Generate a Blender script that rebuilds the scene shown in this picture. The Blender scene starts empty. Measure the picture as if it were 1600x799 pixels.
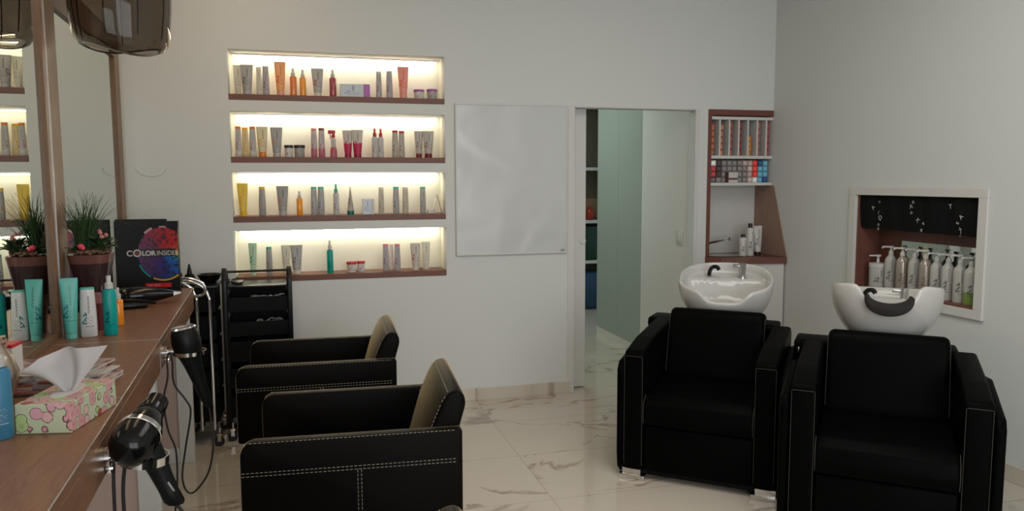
import bpy, bmesh, math, random
from mathutils import Vector, Matrix
random.seed(7)
R = math.radians; PI = math.pi
SC = bpy.context.scene; COL = SC.collection
SC.view_settings.view_transform = 'Standard'; SC.view_settings.look = 'None'
SC.view_settings.gamma = 1.0; SC.view_settings.use_curve_mapping = False
SC.view_settings.exposure = -0.13
SC.cycles.max_bounces = 10; SC.cycles.transmission_bounces = 10; SC.cycles.transparent_max_bounces = 12
SC.cycles.caustics_reflective = False; SC.cycles.caustics_refractive = False

# ---------------- camera ----------------
H = 1.52; YAW, PITCH, ROLL, FPX = R(15.1), R(5.63), R(-0.2), 1192.0
cy, sy, cp, sp, cr, sr = math.cos(YAW), math.sin(YAW), math.cos(PITCH), math.sin(PITCH), math.cos(ROLL), math.sin(ROLL)
FWD = Vector((sy*cp, cy*cp, -sp)); RT0 = Vector((cy, -sy, 0)); UP0 = RT0.cross(FWD)
RT = cr*RT0+sr*UP0; UP = -sr*RT0+cr*UP0
cam_d = bpy.data.cameras.new('camera'); cam = bpy.data.objects.new('camera', cam_d); COL.objects.link(cam)
cam.matrix_world = Matrix(((RT.x, UP.x, -FWD.x, 0), (RT.y, UP.y, -FWD.y, 0), (RT.z, UP.z, -FWD.z, H), (0, 0, 0, 1)))
cam_d.sensor_width = 36; cam_d.lens = FPX*36/1600; cam_d.clip_start = 0.05
SC.camera = cam

def at(u, v, Y):
    """point of the place seen at that pixel, at depth Y"""
    d = RT*((u-800)/FPX)-UP*((v-399.5)/FPX)+FWD
    t = Y/d.y
    return Vector((0, 0, H))+d*t
def atX(u, v, X):
    d = RT*((u-800)/FPX)-UP*((v-399.5)/FPX)+FWD
    return Vector((0, 0, H))+d*(X/d.x)

# ---------------- world and large lights ----------------
w = bpy.data.worlds.new('world'); SC.world = w; w.use_nodes = True
w.node_tree.nodes['Background'].inputs[0].default_value = (0.75, 0.85, 1.0, 1)
w.node_tree.nodes['Background'].inputs[1].default_value = 0.5
def area(name, loc, rot, sx, sy_, power, color):
    d = bpy.data.lights.new(name, 'AREA'); d.shape = 'RECTANGLE'; d.size = sx; d.size_y = sy_; d.energy = power; d.color = color
    o = bpy.data.objects.new(name, d); COL.objects.link(o); o.location = loc; o.rotation_euler = rot
    return o
area('shop_window_daylight', (0.75, -2.62, 1.55), (R(90), 0, 0), 3.8, 2.3, 134, (0.97, 0.985, 1.0))
area('added_fill_panel', (1.7, 2.0, 3.08), (0, 0, 0), 1.2, 2.4, 40, (1.0, 0.98, 0.94))  # added fill, unseen, to brighten the right wall and floor
area('added_warm_fill', (-0.35, 3.3, 3.05), (0, 0, 0), 0.3, 2.6, 13, (1.0, 0.70, 0.40))  # added unseen warm light for the chair highlights and the left floor
area('added_back_room_fill', (1.7, 6.9, 2.6), (0, 0, 0), 1.2, 1.6, 22, (0.84, 1.0, 0.86))  # added unseen light giving the hall its greenish daylight tint

# ---------------- helpers ----------------
MATS = {}
def mat(name, col, rough=0.5, metal=0.0, spec=0.5, coat=0.0, trans=0.0, ior=1.45, alpha=1.0, emis=None, estr=0.0):
    if name in MATS: return MATS[name]
    m = bpy.data.materials.new(name); m.use_nodes = True; b = m.node_tree.nodes['Principled BSDF']
    b.inputs['Base Color'].default_value = (*col, 1); b.inputs['Roughness'].default_value = rough
    b.inputs['Metallic'].default_value = metal; b.inputs['Specular IOR Level'].default_value = spec
    b.inputs['Coat Weight'].default_value = coat; b.inputs['Transmission Weight'].default_value = trans
    b.inputs['IOR'].default_value = ior; b.inputs['Alpha'].default_value = alpha
    if emis: b.inputs['Emission Color'].default_value = (*emis, 1); b.inputs['Emission Strength'].default_value = estr
    MATS[name] = m; return m
def nodes(m): return m.node_tree.nodes, m.node_tree.links, m.node_tree.nodes['Principled BSDF']
def sock(s, is_out, name):
    return s
class NT:
    def __init__(s, m): s.n, s.l, s.b = nodes(m); s.m = m
    def add(s, t, **k):
        x = s.n.new(t)
        for a, v in k.items(): setattr(x, a, v)
        return x
    def math(s, op, a, b=None, c=None):
        x = s.n.new('ShaderNodeMath'); x.operation = op
        for i, v in enumerate((a, b, c)):
            if v is None: continue
            if isinstance(v, (int, float)): x.inputs[i].default_value = v
            else: s.l.new(v, x.inputs[i])
        return x.outputs[0]
    def mix(s, f, a, b):
        x = s.n.new('ShaderNodeMix'); x.data_type = 'RGBA'
        for i, v in ((0, f), (6, a), (7, b)):
            if isinstance(v, (int, float)): x.inputs[i].default_value = v
            elif isinstance(v, tuple): x.inputs[i].default_value = (*v, 1)
            else: s.l.new(v, x.inputs[i])
        return x.outputs[2]
    def band(s, v, lo, hi):
        return s.math('MULTIPLY', s.math('GREATER_THAN', v, lo), s.math('LESS_THAN', v, hi))
    def noise(s, vec, scale, detail=3, dist=0.0, rough=0.5):
        x = s.n.new('ShaderNodeTexNoise'); x.inputs['Scale'].default_value = scale; x.inputs['Detail'].default_value = detail
        x.inputs['Distortion'].default_value = dist; x.inputs['Roughness'].default_value = rough
        if vec is not None: s.l.new(vec, x.inputs['Vector'])
        return x.outputs['Fac']
    def mapping(s, vec, scale=(1, 1, 1), rot=(0, 0, 0), loc=(0, 0, 0)):
        x = s.n.new('ShaderNodeMapping'); x.inputs['Scale'].default_value = scale; x.inputs['Rotation'].default_value = rot; x.inputs['Location'].default_value = loc
        s.l.new(vec, x.inputs['Vector']); return x.outputs[0]
    def bump(s, h, strength=0.1, dist=0.01):
        x = s.n.new('ShaderNodeBump'); x.inputs['Strength'].default_value = strength; x.inputs['Distance'].default_value = dist
        s.l.new(h, x.inputs['Height']); s.l.new(x.outputs[0], s.b.inputs['Normal'])
    def ramp(s, f, stops):
        x = s.n.new('ShaderNodeValToRGB'); e = x.color_ramp.elements
        while len(e) < len(stops): e.new(0.5)
        for k, (p, c) in enumerate(stops): e[k].position = p; e[k].color = (*c, 1)
        s.l.new(f, x.inputs[0]); return x.outputs[0]

def paint(name, col, rough=0.75):
    m = mat(name, col, rough, spec=0.25); t = NT(m); c = t.add('ShaderNodeTexCoord').outputs['Object']
    t.bump(t.noise(c, 160, 2), 0.06, 0.002); return m
def wood(name, c1, c2, scale=(1, 1, 1), rough=0.45, coord='Object', spec=0.4):
    m = mat(name, c1, rough, spec=spec); t = NT(m); c = t.add('ShaderNodeTexCoord').outputs[coord]
    v = t.mapping(c, scale)
    n1 = t.noise(v, 6, 6, 1.2, 0.65); n2 = t.noise(v, 38, 4, 0.4, 0.6)
    f = t.math('ADD', t.math('MULTIPLY', n1, 0.6), t.math('MULTIPLY', n2, 0.4))
    t.l.new(t.ramp(f, [(0.33, c2), (0.5, c1), (0.68, tuple(x*1.22 for x in c1))]), t.b.inputs['Base Color'])
    t.bump(n2, 0.12, 0.002); return m
def leather(name, col, rough=0.38):
    m = mat(name, col, rough, spec=0.07); t = NT(m); c = t.add('ShaderNodeTexCoord').outputs['Object']
    x = t.add('ShaderNodeTexVoronoi'); x.inputs['Scale'].default_value = 260; t.l.new(c, x.inputs['Vector'])
    t.bump(x.outputs['Distance'], 0.12, 0.0012); return m

def new_bm(): return bmesh.new()
def bx(bm, lo, hi, bev=0.0, seg=2, M=None):
    r = bmesh.ops.create_cube(bm, size=1.0); vs = r['verts']
    s = Vector([hi[i]-lo[i] for i in range(3)]); c = Vector([(hi[i]+lo[i])/2 for i in range(3)])
    for v in vs: v.co = Vector((v.co.x*s.x, v.co.y*s.y, v.co.z*s.z))+c
    if bev > 0:
        es = {e for v in vs for e in v.link_edges}
        rr = bmesh.ops.bevel(bm, geom=list(es), offset=min(bev, min(s)*0.49), segments=seg, profile=0.5, affect='EDGES')
        vs = list({v for f in rr['faces'] for v in f.verts} | {v for v in vs if v.is_valid})
    if M is not None:
        for v in vs: v.co = M @ v.co
    return vs
def prism(bm, pts, axis, lo, hi, bev=0.0, seg=3, M=None):
    """extrude a 2D outline; axis x: pts=(y,z); axis y: pts=(x,z); axis z: pts=(x,y)"""
    def P(p, t): return {'x': (t, p[0], p[1]), 'y': (p[0], t, p[1]), 'z': (p[0], p[1], t)}[axis]
    a = [bm.verts.new(P(p, lo)) for p in pts]; b = [bm.verts.new(P(p, hi)) for p in pts]; n = len(pts)
    fs = [bm.faces.new(a), bm.faces.new(b[::-1])]
    for i in range(n): fs.append(bm.faces.new((a[i], b[i], b[(i+1) % n], a[(i+1) % n])))
    bmesh.ops.recalc_face_normals(bm, faces=fs); vs = a+b
    if bev > 0:
        es = list({e for f in fs for e in f.edges})
        rr = bmesh.ops.bevel(bm, geom=es, offset=bev, segments=seg, profile=0.5, affect='EDGES')
        vs = list({v for f in rr['faces'] for v in f.verts} | {v for v in vs if v.is_valid})
    if M is not None:
        for v in vs: v.co = M @ v.co
    return vs
def lathe(bm, prof, n=24, c=(0, 0, 0), M=None, sx=1.0, sy_=1.0, cap=True):
    rings = []
    for r, z in prof:
        if r < 1e-6: rings.append([bm.verts.new((c[0], c[1], c[2]+z))])
        else: rings.append([bm.verts.new((c[0]+r*sx*math.cos(2*PI*k/n), c[1]+r*sy_*math.sin(2*PI*k/n), c[2]+z)) for k in range(n)])
    for a, b in zip(rings, rings[1:]):
        for k in range(n):
            if len(a) == 1 and len(b) == 1: continue
            if len(a) == 1: bm.faces.new((a[0], b[(k+1) % n], b[k]))
            elif len(b) == 1: bm.faces.new((a[k], a[(k+1) % n], b[0]))
            else: bm.faces.new((a[k], a[(k+1) % n], b[(k+1) % n], b[k]))
    if cap:
        if len(rings[0]) > 1: bm.faces.new(rings[0][::-1])
        if len(rings[-1]) > 1: bm.faces.new(rings[-1])
    vs = [v for r in rings for v in r]
    if M is not None:
        for v in vs: v.co = M @ v.co
    return vs
def loft(bm, rings, closed=True):
    rr = [[bm.verts.new(p) for p in r] for r in rings]; n = len(rr[0])
    for a, b in zip(rr, rr[1:]):
        for k in range(n): bm.faces.new((a[k], a[(k+1) % n], b[(k+1) % n], b[k]))
    if closed: bm.faces.new(rr[0][::-1]); bm.faces.new(rr[-1])
    return rr
def smooth_path(pts, n=6):
    P = [Vector(p) for p in pts]; out = []
    for i in range(len(P)-1):
        p0 = P[max(i-1, 0)]; p1 = P[i]; p2 = P[i+1]; p3 = P[min(i+2, len(P)-1)]
        for k in range(n):
            t = k/n
            out.append(0.5*((2*p1)+(p2-p0)*t+(2*p0-5*p1+4*p2-p3)*t*t+(3*p1-p0-3*p2+p3)*t**3))
    out.append(P[-1]); return out
def tube(bm, pts, r, n=8, sm=0, taper=None):
    P = smooth_path(pts, sm) if sm else [Vector(p) for p in pts]
    ref = None; rings = []
    for i, p in enumerate(P):
        t = (P[min(i+1, len(P)-1)]-P[max(i-1, 0)]).normalized()
        if ref is None: ref = Vector((0, 0, 1)) if abs(t.z) < 0.9 else Vector((1, 0, 0))
        a = t.cross(ref); a = a.normalized() if a.length > 1e-6 else Vector((1, 0, 0)); b = t.cross(a).normalized(); ref = -b if False else b.cross(t)*1.0
        ref = a.cross(t)
        rad = r if taper is None else r*(1-(1-taper)*i/(len(P)-1))
        rings.append([p+(a*math.cos(2*PI*k/n)+b*math.sin(2*PI*k/n))*rad for k in range(n)])
    loft(bm, rings)
def obj(name, bm, m, parent=None, smooth=35, loc=None):
    bmesh.ops.recalc_face_normals(bm, faces=bm.faces[:])
    me = bpy.data.meshes.new(name); bm.to_mesh(me); bm.free()
    if smooth:
        for p in me.polygons: p.use_smooth = True
        me.set_sharp_from_angle(angle=R(smooth))
    o = bpy.data.objects.new(name, me); COL.objects.link(o)
    ml = m if isinstance(m, (list, tuple)) else [m]
    for x in ml: me.materials.append(x)
    if parent: o.parent = parent
    if loc is not None: o.location = loc
    return o
def tag(o, label, cat, group=None, kind=None):
    o['label'] = label; o['category'] = cat
    if group: o['group'] = group
    if kind: o['kind'] = kind
    return o
def thing(name, label, cat, loc=(0, 0, 0), rz=0.0, group=None):
    o = bpy.data.objects.new(name, None); o.empty_display_size = 0.1; COL.objects.link(o); o.location = loc; o.rotation_euler = (0, 0, rz)
    return tag(o, label, cat, group)
def struct(name, bm, m, smooth=0):
    o = obj(name, bm, m, None, smooth); o['kind'] = 'structure'; return o
def kids(o): return [c for c in bpy.data.objects if c.parent == o]
def dup(root, loc, rz, label, group=None):
    r = root.copy(); COL.objects.link(r); r.location = loc; r.rotation_euler = (0, 0, rz); r['label'] = label
    if group: r['group'] = group
    for ch in kids(root):
        c = ch.copy(); COL.objects.link(c); c.parent = r
        for g in kids(ch):
            d = g.copy(); COL.objects.link(d); d.parent = c
    return r
def text_mesh(name, body, size, m, parent, M, extrude=0.0006, bold=0.0, align='LEFT', spacing=1.0):
    cu = bpy.data.curves.new(name, 'FONT'); cu.body = body; cu.size = size; cu.extrude = extrude; cu.offset = bold; cu.align_x = align; cu.space_character = spacing
    t = bpy.data.objects.new(name+'_curve', cu); COL.objects.link(t)
    dg = bpy.context.evaluated_depsgraph_get(); me = bpy.data.meshes.new_from_object(t.evaluated_get(dg))
    bpy.data.objects.remove(t); bpy.data.curves.remove(cu); me.name = name
    me.transform(M); me.materials.clear(); me.materials.append(m)
    o = bpy.data.objects.new(name, me); COL.objects.link(o)
    if parent: o.parent = parent
    return o

# ---------------- materials ----------------
WALL = paint('wall_paint', (0.62, 0.635, 0.615))
CEIL = paint('ceiling_paint', (0.75, 0.74, 0.72))
WHITE = mat('white_lacquer', (0.60, 0.59, 0.56), 0.4)
NICHE = paint('niche_paint', (0.78, 0.77, 0.66))
MINT = mat('mint_panel', (0.34, 0.385, 0.355), 0.4); MINTW = mat('pale_mint_wall', (0.68, 0.655, 0.64), 0.6)
PINK = mat('blush_panel', (0.50, 0.37, 0.32), 0.5)
OAK = wood('walnut_worktop', (0.215, 0.108, 0.062), (0.135, 0.062, 0.036), (9, 1.2, 9), 0.34, spec=0.3)
FRAME_WOOD = wood('mirror_frame_wood', (0.20, 0.115, 0.065), (0.12, 0.065, 0.037), (12, 12, 1), 0.4)
SHELF_WOOD = wood('shelf_board_wood', (0.15, 0.056, 0.034), (0.105, 0.036, 0.022), (1.5, 14, 14), 0.4)
PANEL_WOOD = wood('reddish_wood_panel', (0.15, 0.06, 0.045), (0.11, 0.04, 0.03), (14, 14, 1.5), 0.4)
SPLASH = wood('light_brown_panel', (0.30, 0.19, 0.145), (0.25, 0.155, 0.12), (6, 6, 1), 0.5)
LEATHER = leather('black_leather', (0.0020, 0.0020, 0.0020), 0.42)
CHAIR_LEATHER = leather('black_chair_leather', (0.0030, 0.0024, 0.0020), 0.45)
NT_L = CHAIR_LEATHER.node_tree.nodes['Principled BSDF']; NT_L.inputs['Sheen Weight'].default_value = 0.7; NT_L.inputs['Sheen Roughness'].default_value = 0.2; NT_L.inputs['Sheen Tint'].default_value = (1.0, 0.76, 0.42, 1); NT_L.inputs['Specular IOR Level'].default_value = 0.07  # tan sheen tint imitates the warm niche glow reflected on black leather
THREAD = mat('pale_thread', (0.42, 0.38, 0.31), 0.7); THREAD2 = mat('dull_thread', (0.075, 0.07, 0.06), 0.7)
CHROME = mat('chrome', (0.78, 0.77, 0.75), 0.12, 1.0)
STEEL = mat('brushed_steel', (0.55, 0.54, 0.52), 0.28, 1.0)
BLACK = mat('black_plastic', (0.004, 0.004, 0.004), 0.3, spec=0.3)
BLACKM = mat('matt_black_plastic', (0.003, 0.003, 0.003), 0.5, spec=0.12)
GLOSSB = mat('glossy_black', (0.005, 0.005, 0.006), 0.12, spec=0.4); CARDB = mat('black_card', (0.006, 0.005, 0.006), 0.45, spec=0.25)
CERAMIC = mat('white_ceramic', (0.50, 0.49, 0.465), 0.14, coat=0.25)
LEATHER.node_tree.nodes['Principled BSDF'].inputs['Specular IOR Level'].default_value = 0.025
MIRROR = mat('mirror_glass', (0.74, 0.79, 0.74), 0.0, 1.0)
RUBBER = mat('rubber', (0.012, 0.011, 0.011), 0.6)
DARKRUB = mat('neck_pad_rubber', (0.014, 0.011, 0.010), 0.55, spec=0.25)

def marble():
    m = mat('marble_tile', (0.55, 0.49, 0.41), 0.07, spec=0.6); t = NT(m); c = t.add('ShaderNodeTexCoord').outputs['Object']
    sep = t.add('ShaderNodeSeparateXYZ'); t.l.new(c, sep.inputs[0]); x, y = sep.outputs[0], sep.outputs[1]
    gx = t.math('ABSOLUTE', t.math('SUBTRACT', t.math('FRACT', t.math('DIVIDE', t.math('SUBTRACT', x, 1.1+0.6-1.2*9), 1.2)), 0.5))
    gy = t.math('ABSOLUTE', t.math('SUBTRACT', t.math('FRACT', t.math('DIVIDE', t.math('SUBTRACT', y, 3.945+0.3-0.6*19), 0.6)), 0.5))
    grout = t.math('MAXIMUM', t.math('LESS_THAN', gx, 0.0012), t.math('LESS_THAN', gy, 0.0024))
    # every tile gets its own slice of veining
    tx = t.math('FLOOR', t.math('DIVIDE', t.math('SUBTRACT', x, 1.1-1.2*9), 1.2)); ty = t.math('FLOOR', t.math('DIVIDE', t.math('SUBTRACT', y, 3.945-0.6*19), 0.6))
    cmb = t.add('ShaderNodeCombineXYZ'); t.l.new(t.math('MULTIPLY', tx, 3.7), cmb.inputs[2]); t.l.new(t.math('ADD', x, t.math('MULTIPLY', ty, 5.3)), cmb.inputs[0]); t.l.new(y, cmb.inputs[1])
    v = t.mapping(cmb.outputs[0], (1.0, 2.1, 1), (0, 0, R(-24)))
    n = t.noise(v, 0.85, 4, 0.9, 0.5); d = t.math('ABSOLUTE', t.math('SUBTRACT', n, 0.5))
    wide = t.noise(v, 1.5, 2, 0.3)
    width = t.math('MULTIPLY', t.math('POWER', t.math('MAXIMUM', t.math('SUBTRACT', wide, 0.40), 0.0), 1.7), 0.42)
    vein = t.math('SUBTRACT', 1.0, t.math('SMOOTH_MIN', t.math('DIVIDE', d, t.math('ADD', width, 0.0018)), 1.0, 0.15))
    vein = t.math('MAXIMUM', vein, 0.0)
    gate = t.math('GREATER_THAN', wide, 0.47)
    fine = t.noise(v, 26, 4, 0.8); vein = t.math('MULTIPLY', t.math('MULTIPLY', vein, gate), t.math('MULTIPLY', fine, 1.35))
    base = t.mix(t.noise(v, 1.2, 3), (0.60, 0.545, 0.465), (0.52, 0.47, 0.395))
    c1 = t.mix(vein, base, (0.235, 0.165, 0.115))
    t.l.new(t.mix(grout, c1, (0.33, 0.28, 0.23)), t.b.inputs['Base Color'])
    return m
MARBLE = marble()

# ---------------- room shell ----------------
D = 5.066; XR = 3.395; CZ = 3.15
LW0 = Vector((-1.034, D, 0)); LDIR = Vector((-0.0507, 1, 0)).normalized(); LN = Vector((1, 0.0507, 0)).normalized()  # left wall line and its inward normal
def lx(Y, off=0.0): return -1.034-0.0507*(Y-D)+off
bm = new_bm(); bx(bm, (-2.2, -2.6, -0.1), (4.6, 9.0, 0)); struct('floor', bm, MARBLE)
bm = new_bm(); bx(bm, (-2.2, -2.6, CZ), (4.6, 5.35, CZ+0.1)); struct('ceiling', bm, CEIL)
# back wall with four niches, the doorway and the alcove
def wall_grid(name, xs, zs, holes, y0, y1, m):
    bm = new_bm()
    for i in range(len(xs)-1):
        for j in range(len(zs)-1):
            cx, cz = (xs[i]+xs[i+1])/2, (zs[j]+zs[j+1])/2
            if any(a < cx < b and c < cz < d for a, b, c, d in holes): continue
            bx(bm, (xs[i], y0, zs[j]), (xs[i+1], y1, zs[j+1]))
    bmesh.ops.remove_doubles(bm, verts=bm.verts[:], dist=1e-5)
    dd = {}
    for f in bm.faces[:]:
        k = tuple(sorted(v.index for v in f.verts)) if False else None
    return struct(name, bm, m)
NX0, NX1 = -0.440, 0.908
NI = [(2.022, 2.330), (1.636, 1.954), (1.262, 1.578), (0.880, 1.208)]   # board underside, niche top
DX0, DX1, DZ = 1.825, 2.752, 2.022
AX0, AZ0, AZ1 = 2.853, 0.0, 2.032
holes = [(NX0, NX1, a, b) for a, b in NI]+[(DX0, DX1, -1, DZ), (AX0, XR+1, AZ0-1, AZ1)]
xs = sorted({-1.3, NX0, NX1, DX0, DX1, AX0, XR+0.1}); zs = sorted({0, AZ1, DZ, CZ} | {z for p in NI for z in p})
# merge cells per column into single boxes where possible
def wall_cols(name, xs, zs, holes, y0, y1, m):
    bm = new_bm()
    for i in range(len(xs)-1):
        run = None
        for j in range(len(zs)-1):
            cx, cz = (xs[i]+xs[i+1])/2, (zs[j]+zs[j+1])/2
            hole = any(a < cx < b and c < cz < d for a, b, c, d in holes)
            if not hole and run is None: run = zs[j]
            if run is not None and (hole or j == len(zs)-2):
                top = zs[j] if hole else zs[j+1]
                bx(bm, (xs[i], y0, run), (xs[i+1], y1, top)); run = None
    return struct(name, bm, m)
wall_cols('wall_back', xs, zs, holes, D, D+0.10, WALL)
# niche boxes: sides, tops and backs behind the wall face
ND = 0.21
bm = new_bm()
bx(bm, (NX0-0.03, D+ND, 0.84), (NX1+0.03, D+ND+0.03, 2.36))
bx(bm, (NX0-0.03, D+0.10, 0.84), (NX0, D+ND, 2.36)); bx(bm, (NX1, D+0.10, 0.84), (NX1+0.03, D+ND, 2.36))
for a, b in NI: bx(bm, (NX0, D+0.10, b), (NX1, D+ND, b+0.03))
struct('trim_1', bm, NICHE)
STRIPM = mat('led_strip_glow', (1, 1, 1), 0.5, emis=(1.0, 0.90, 0.72), estr=36.0)
ordn = ['top', 'second', 'third', 'lowest']
for k, (a, b) in enumerate(NI):
    bm = new_bm(); bx(bm, (NX0+0.001, D-0.002, a), (NX1-0.001, D+ND-0.001, a+0.036), 0.001, 1)
    tag(obj('wooden_shelf', bm, SHELF_WOOD), f'reddish brown wooden shelf board of the {ordn[k]} lit wall niche', 'shelf')
    t = thing('led_strip', f'warm glowing light strip under the ceiling of the {ordn[k]} wall niche', 'light strip', ((NX0+NX1)/2, D+0.165, b))
    bm = new_bm(); bx(bm, (-0.655, -0.008, -0.012), (0.655, 0.008, -0.001)); obj('channel', bm, STEEL, t, 0)
    bm = new_bm(); bx(bm, (-0.65, -0.006, -0.016), (0.65, 0.006, -0.0122)); obj('diffuser', bm, STRIPM, t, 0)
# left wall (slightly skewed)
bm = new_bm(); prism(bm, [(lx(D+0.1), D+0.1), (lx(-2.6), -2.6), (lx(-2.6)-0.12, -2.6), (lx(D+0.1)-0.12, D+0.1)], 'z', 0, CZ); struct('wall_left', bm, WALL)
# right wall with the pass-through niche
WY0, WY1, WZ0, WZ1 = 3.205, 4.125, 0.829, 1.421
bm = new_bm()
bx(bm, (XR, -2.6, 0), (XR+0.1, WY0, CZ)); bx(bm, (XR, WY1, 0), (XR+0.1, D+0.35, CZ))
bx(bm, (XR, WY0, 0), (XR+0.1, WY1, WZ0)); bx(bm, (XR, WY0, WZ1), (XR+0.1, WY1, CZ))
struct('wall_right', bm, WALL)
# front wall with the shop window the daylight comes through
bm = new_bm()
bx(bm, (-2.2, -2.6, 0), (4.6, -2.5, 0.35)); bx(bm, (-2.2, -2.6, 2.75), (4.6, -2.5, CZ))
bx(bm, (-2.2, -2.6, 0.35), (-1.2, -2.5, 2.75)); bx(bm, (2.7, -2.6, 0.35), (4.6, -2.5, 2.75)); struct('wall_front', bm, WALL)
bm = new_bm()
for a_, b_ in ((-1.2, -1.14), (0.72, 0.78), (2.64, 2.7)): bx(bm, (a_, -2.58, 0.35), (b_, -2.52, 2.75))
for a_, b_ in ((0.35, 0.41), (2.69, 2.75)): bx(bm, (-1.14, -2.58, a_), (2.64, -2.52, b_))
struct('window_1', bm, WHITE)
for nm_, (x_, y_, z_, w2, l2) in (('unseen housing of the added warm light on the ceiling over the mirror counter', (-0.35, 3.3, 3.055, 0.34, 2.64)), ('unseen housing of the added fill light in the middle of the salon', (1.7, 2.0, 3.085, 1.26, 2.46)), ('unseen housing of the added greenish light on the ceiling of the back hall', (1.7, 6.9, 2.605, 1.26, 1.66))):
    bm = new_bm(); bx(bm, (-w2/2, -l2/2, 0.002), (w2/2, l2/2, (2.65 if 'hall' in nm_ else CZ)-z_-0.001), 0.004, 1)
    tag(obj('added_light_housing', bm, WHITE, loc=(x_, y_, z_)), nm_, 'added light housing')  # made-up housings for the added overhead lights
# baseboards
bm = new_bm(); bx(bm, (lx(D)+0.0, D-0.012, 0), (1.795, D-0.0005, 0.085), 0.002, 1); struct('baseboard_back', bm, MARBLE)
bm = new_bm(); bx(bm, (XR-0.012, -2.4, 0), (XR-0.0005, 4.80, 0.088), 0.002, 1); struct('baseboard_right', bm, MARBLE)

# ---------------- doorway and the room behind ----------------
bm = new_bm()
bx(bm, (DX0-0.055, D-0.004, 0), (DX0-0.0005, D+0.09, DZ+0.012), 0.003, 1); bx(bm, (DX1+0.0005, D-0.004, 0), (DX1+0.03, D+0.10, DZ+0.012), 0.003, 1)
bx(bm, (DX0, D-0.004, DZ), (DX1, D+0.10, DZ+0.012), 0.002, 1); struct('trim_2', bm, WHITE)
bm = new_bm(); bx(bm, (1.30, D+0.102, 0.012), (1.945, D+0.14, DZ+0.02), 0.002, 1); dleaf = struct('door_1', bm, WHITE)
bm = new_bm(); lathe(bm, [(0.0, 0.0), (0.021, 0.0), (0.023, 0.004), (0.018, 0.009), (0.0, 0.010)], 20, M=Matrix.Translation((1.923, D+0.1005, 1.083)) @ Matrix.Rotation(R(90), 4, 'X')); obj('finger_pull', bm, WHITE, dleaf)
bm = new_bm(); bx(bm, (2.765, D+0.10, 0), (2.865, 6.0, 2.7)); bx(bm, (0.2, 9.0, 0), (4.6, 9.1, 2.7)); bx(bm, (1.15, D+0.3, 0), (1.25, 9.0, 2.7)); struct('wall_hall', bm, MINTW)
bm = new_bm(); bx(bm, (0.2, 5.30, 2.65), (4.6, 9.1, 2.75)); struct('ceiling_hall', bm, CEIL)
bm = new_bm(); bx(bm, (2.75, D+0.16, 0), (2.7645, 6.0, 0.08), 0.002, 1); struct('baseboard_hall', bm, MINTW)
t = thing('wardrobe', 'tall mint green wardrobe with flat doors seen through the doorway', 'wardrobe', (2.765, 6.0, 0))
bm = new_bm(); bx(bm, (0.018, 0.002, 0), (0.55, 1.05, 2.26), 0.002, 1); obj('body', bm, MINT, t)
for y0 in (0.003, 0.515):
    bm = new_bm(); bx(bm, (0.0, y0, 0.085), (0.017, y0+0.508, 2.255), 0.002, 1); obj('door', bm, MINT, t)
bm = new_bm(); bx(bm, (0.008, 0.003, 0), (0.0175, 1.04, 0.082)); obj('plinth', bm, MINTW, t)
p = atX(1062, 371, 2.765)
t = thing('light_switch', 'white light switch on the greenish hall wall', 'light switch', (2.765, p.y, p.z))
bm = new_bm(); bx(bm, (-0.008, -0.045, -0.055), (0, 0.045, 0.055), 0.003); obj('plate', bm, WHITE, t)
bm = new_bm(); bx(bm, (-0.013, -0.025, -0.035), (-0.0082, 0.025, 0.035), 0.002); obj('rocker', bm, WHITE, t)
# far storage shelf glimpsed at the end of the hall
SY = 8.3
t = thing('storage_shelf', 'open storage shelf glimpsed at the far end of the hall', 'shelf', (2.9, SY, 0))
bm = new_bm(); bx(bm, (-0.55, 0.33, 0), (0.55, 0.35, 2.4)); obj('back_panel', bm, mat('olive_panel', (0.14, 0.12, 0.08), 0.6), t, 0)
for z in (0.55, 1.02, 1.63, 2.38):
    bm = new_bm(); bx(bm, (-0.55, 0, z), (0.55, 0.33, z+0.035), 0.002, 1); obj('shelf_board', bm, WHITE, t)
bm = new_bm(); bx(bm, (-0.57, 0, 0), (-0.55, 0.35, 2.415)); bx(bm, (0.55, 0, 0), (0.57, 0.35, 2.415)); obj('side_panel', bm, WHITE, t, 0)
q = at(924, 366, SY+0.1)
bm = new_bm(); lathe(bm, [(0, 0), (0.035, 0), (0.05, 0.05), (0.045, 0.11), (0.02, 0.14), (0.02, 0.16), (0, 0.16)], 16)
tag(obj('red_jar', bm, mat('red_glass', (0.30, 0.03, 0.01), 0.2), loc=(q.x-0.02, SY+0.1, 1.0555)), 'small orange red jar on the shelf at the far end of the hall', 'jar')
bm = new_bm(); bx(bm, (-0.1, -0.06, 0), (0.1, 0.06, 0.25), 0.004)
tag(obj('cardboard_box', bm, mat('cardboard', (0.2, 0.13, 0.07), 0.8), loc=(q.x+0.0, SY+0.22, 1.0555)), 'brown box behind the red jar at the far end of the hall', 'box')
bm = new_bm(); bx(bm, (-0.14, -0.1, 0), (0.14, 0.1, 0.40), 0.02)
tag(obj('green_container', bm, mat('green_plastic', (0.004, 0.04, 0.018), 0.4), loc=(q.x-0.03, SY+0.14, 0.586)), 'dark green container below the shelf at the far end of the hall', 'container')
bm = new_bm(); bx(bm, (-0.16, -0.12, 0), (0.16, 0.12, 0.45), 0.05, 3)
tag(obj('blue_bag', bm, mat('blue_film', (0.01, 0.05, 0.10), 0.2), loc=(q.x-0.03, SY+0.16, 0.001)), 'dark blue plastic bag on the floor at the end of the hall', 'bag')

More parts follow.
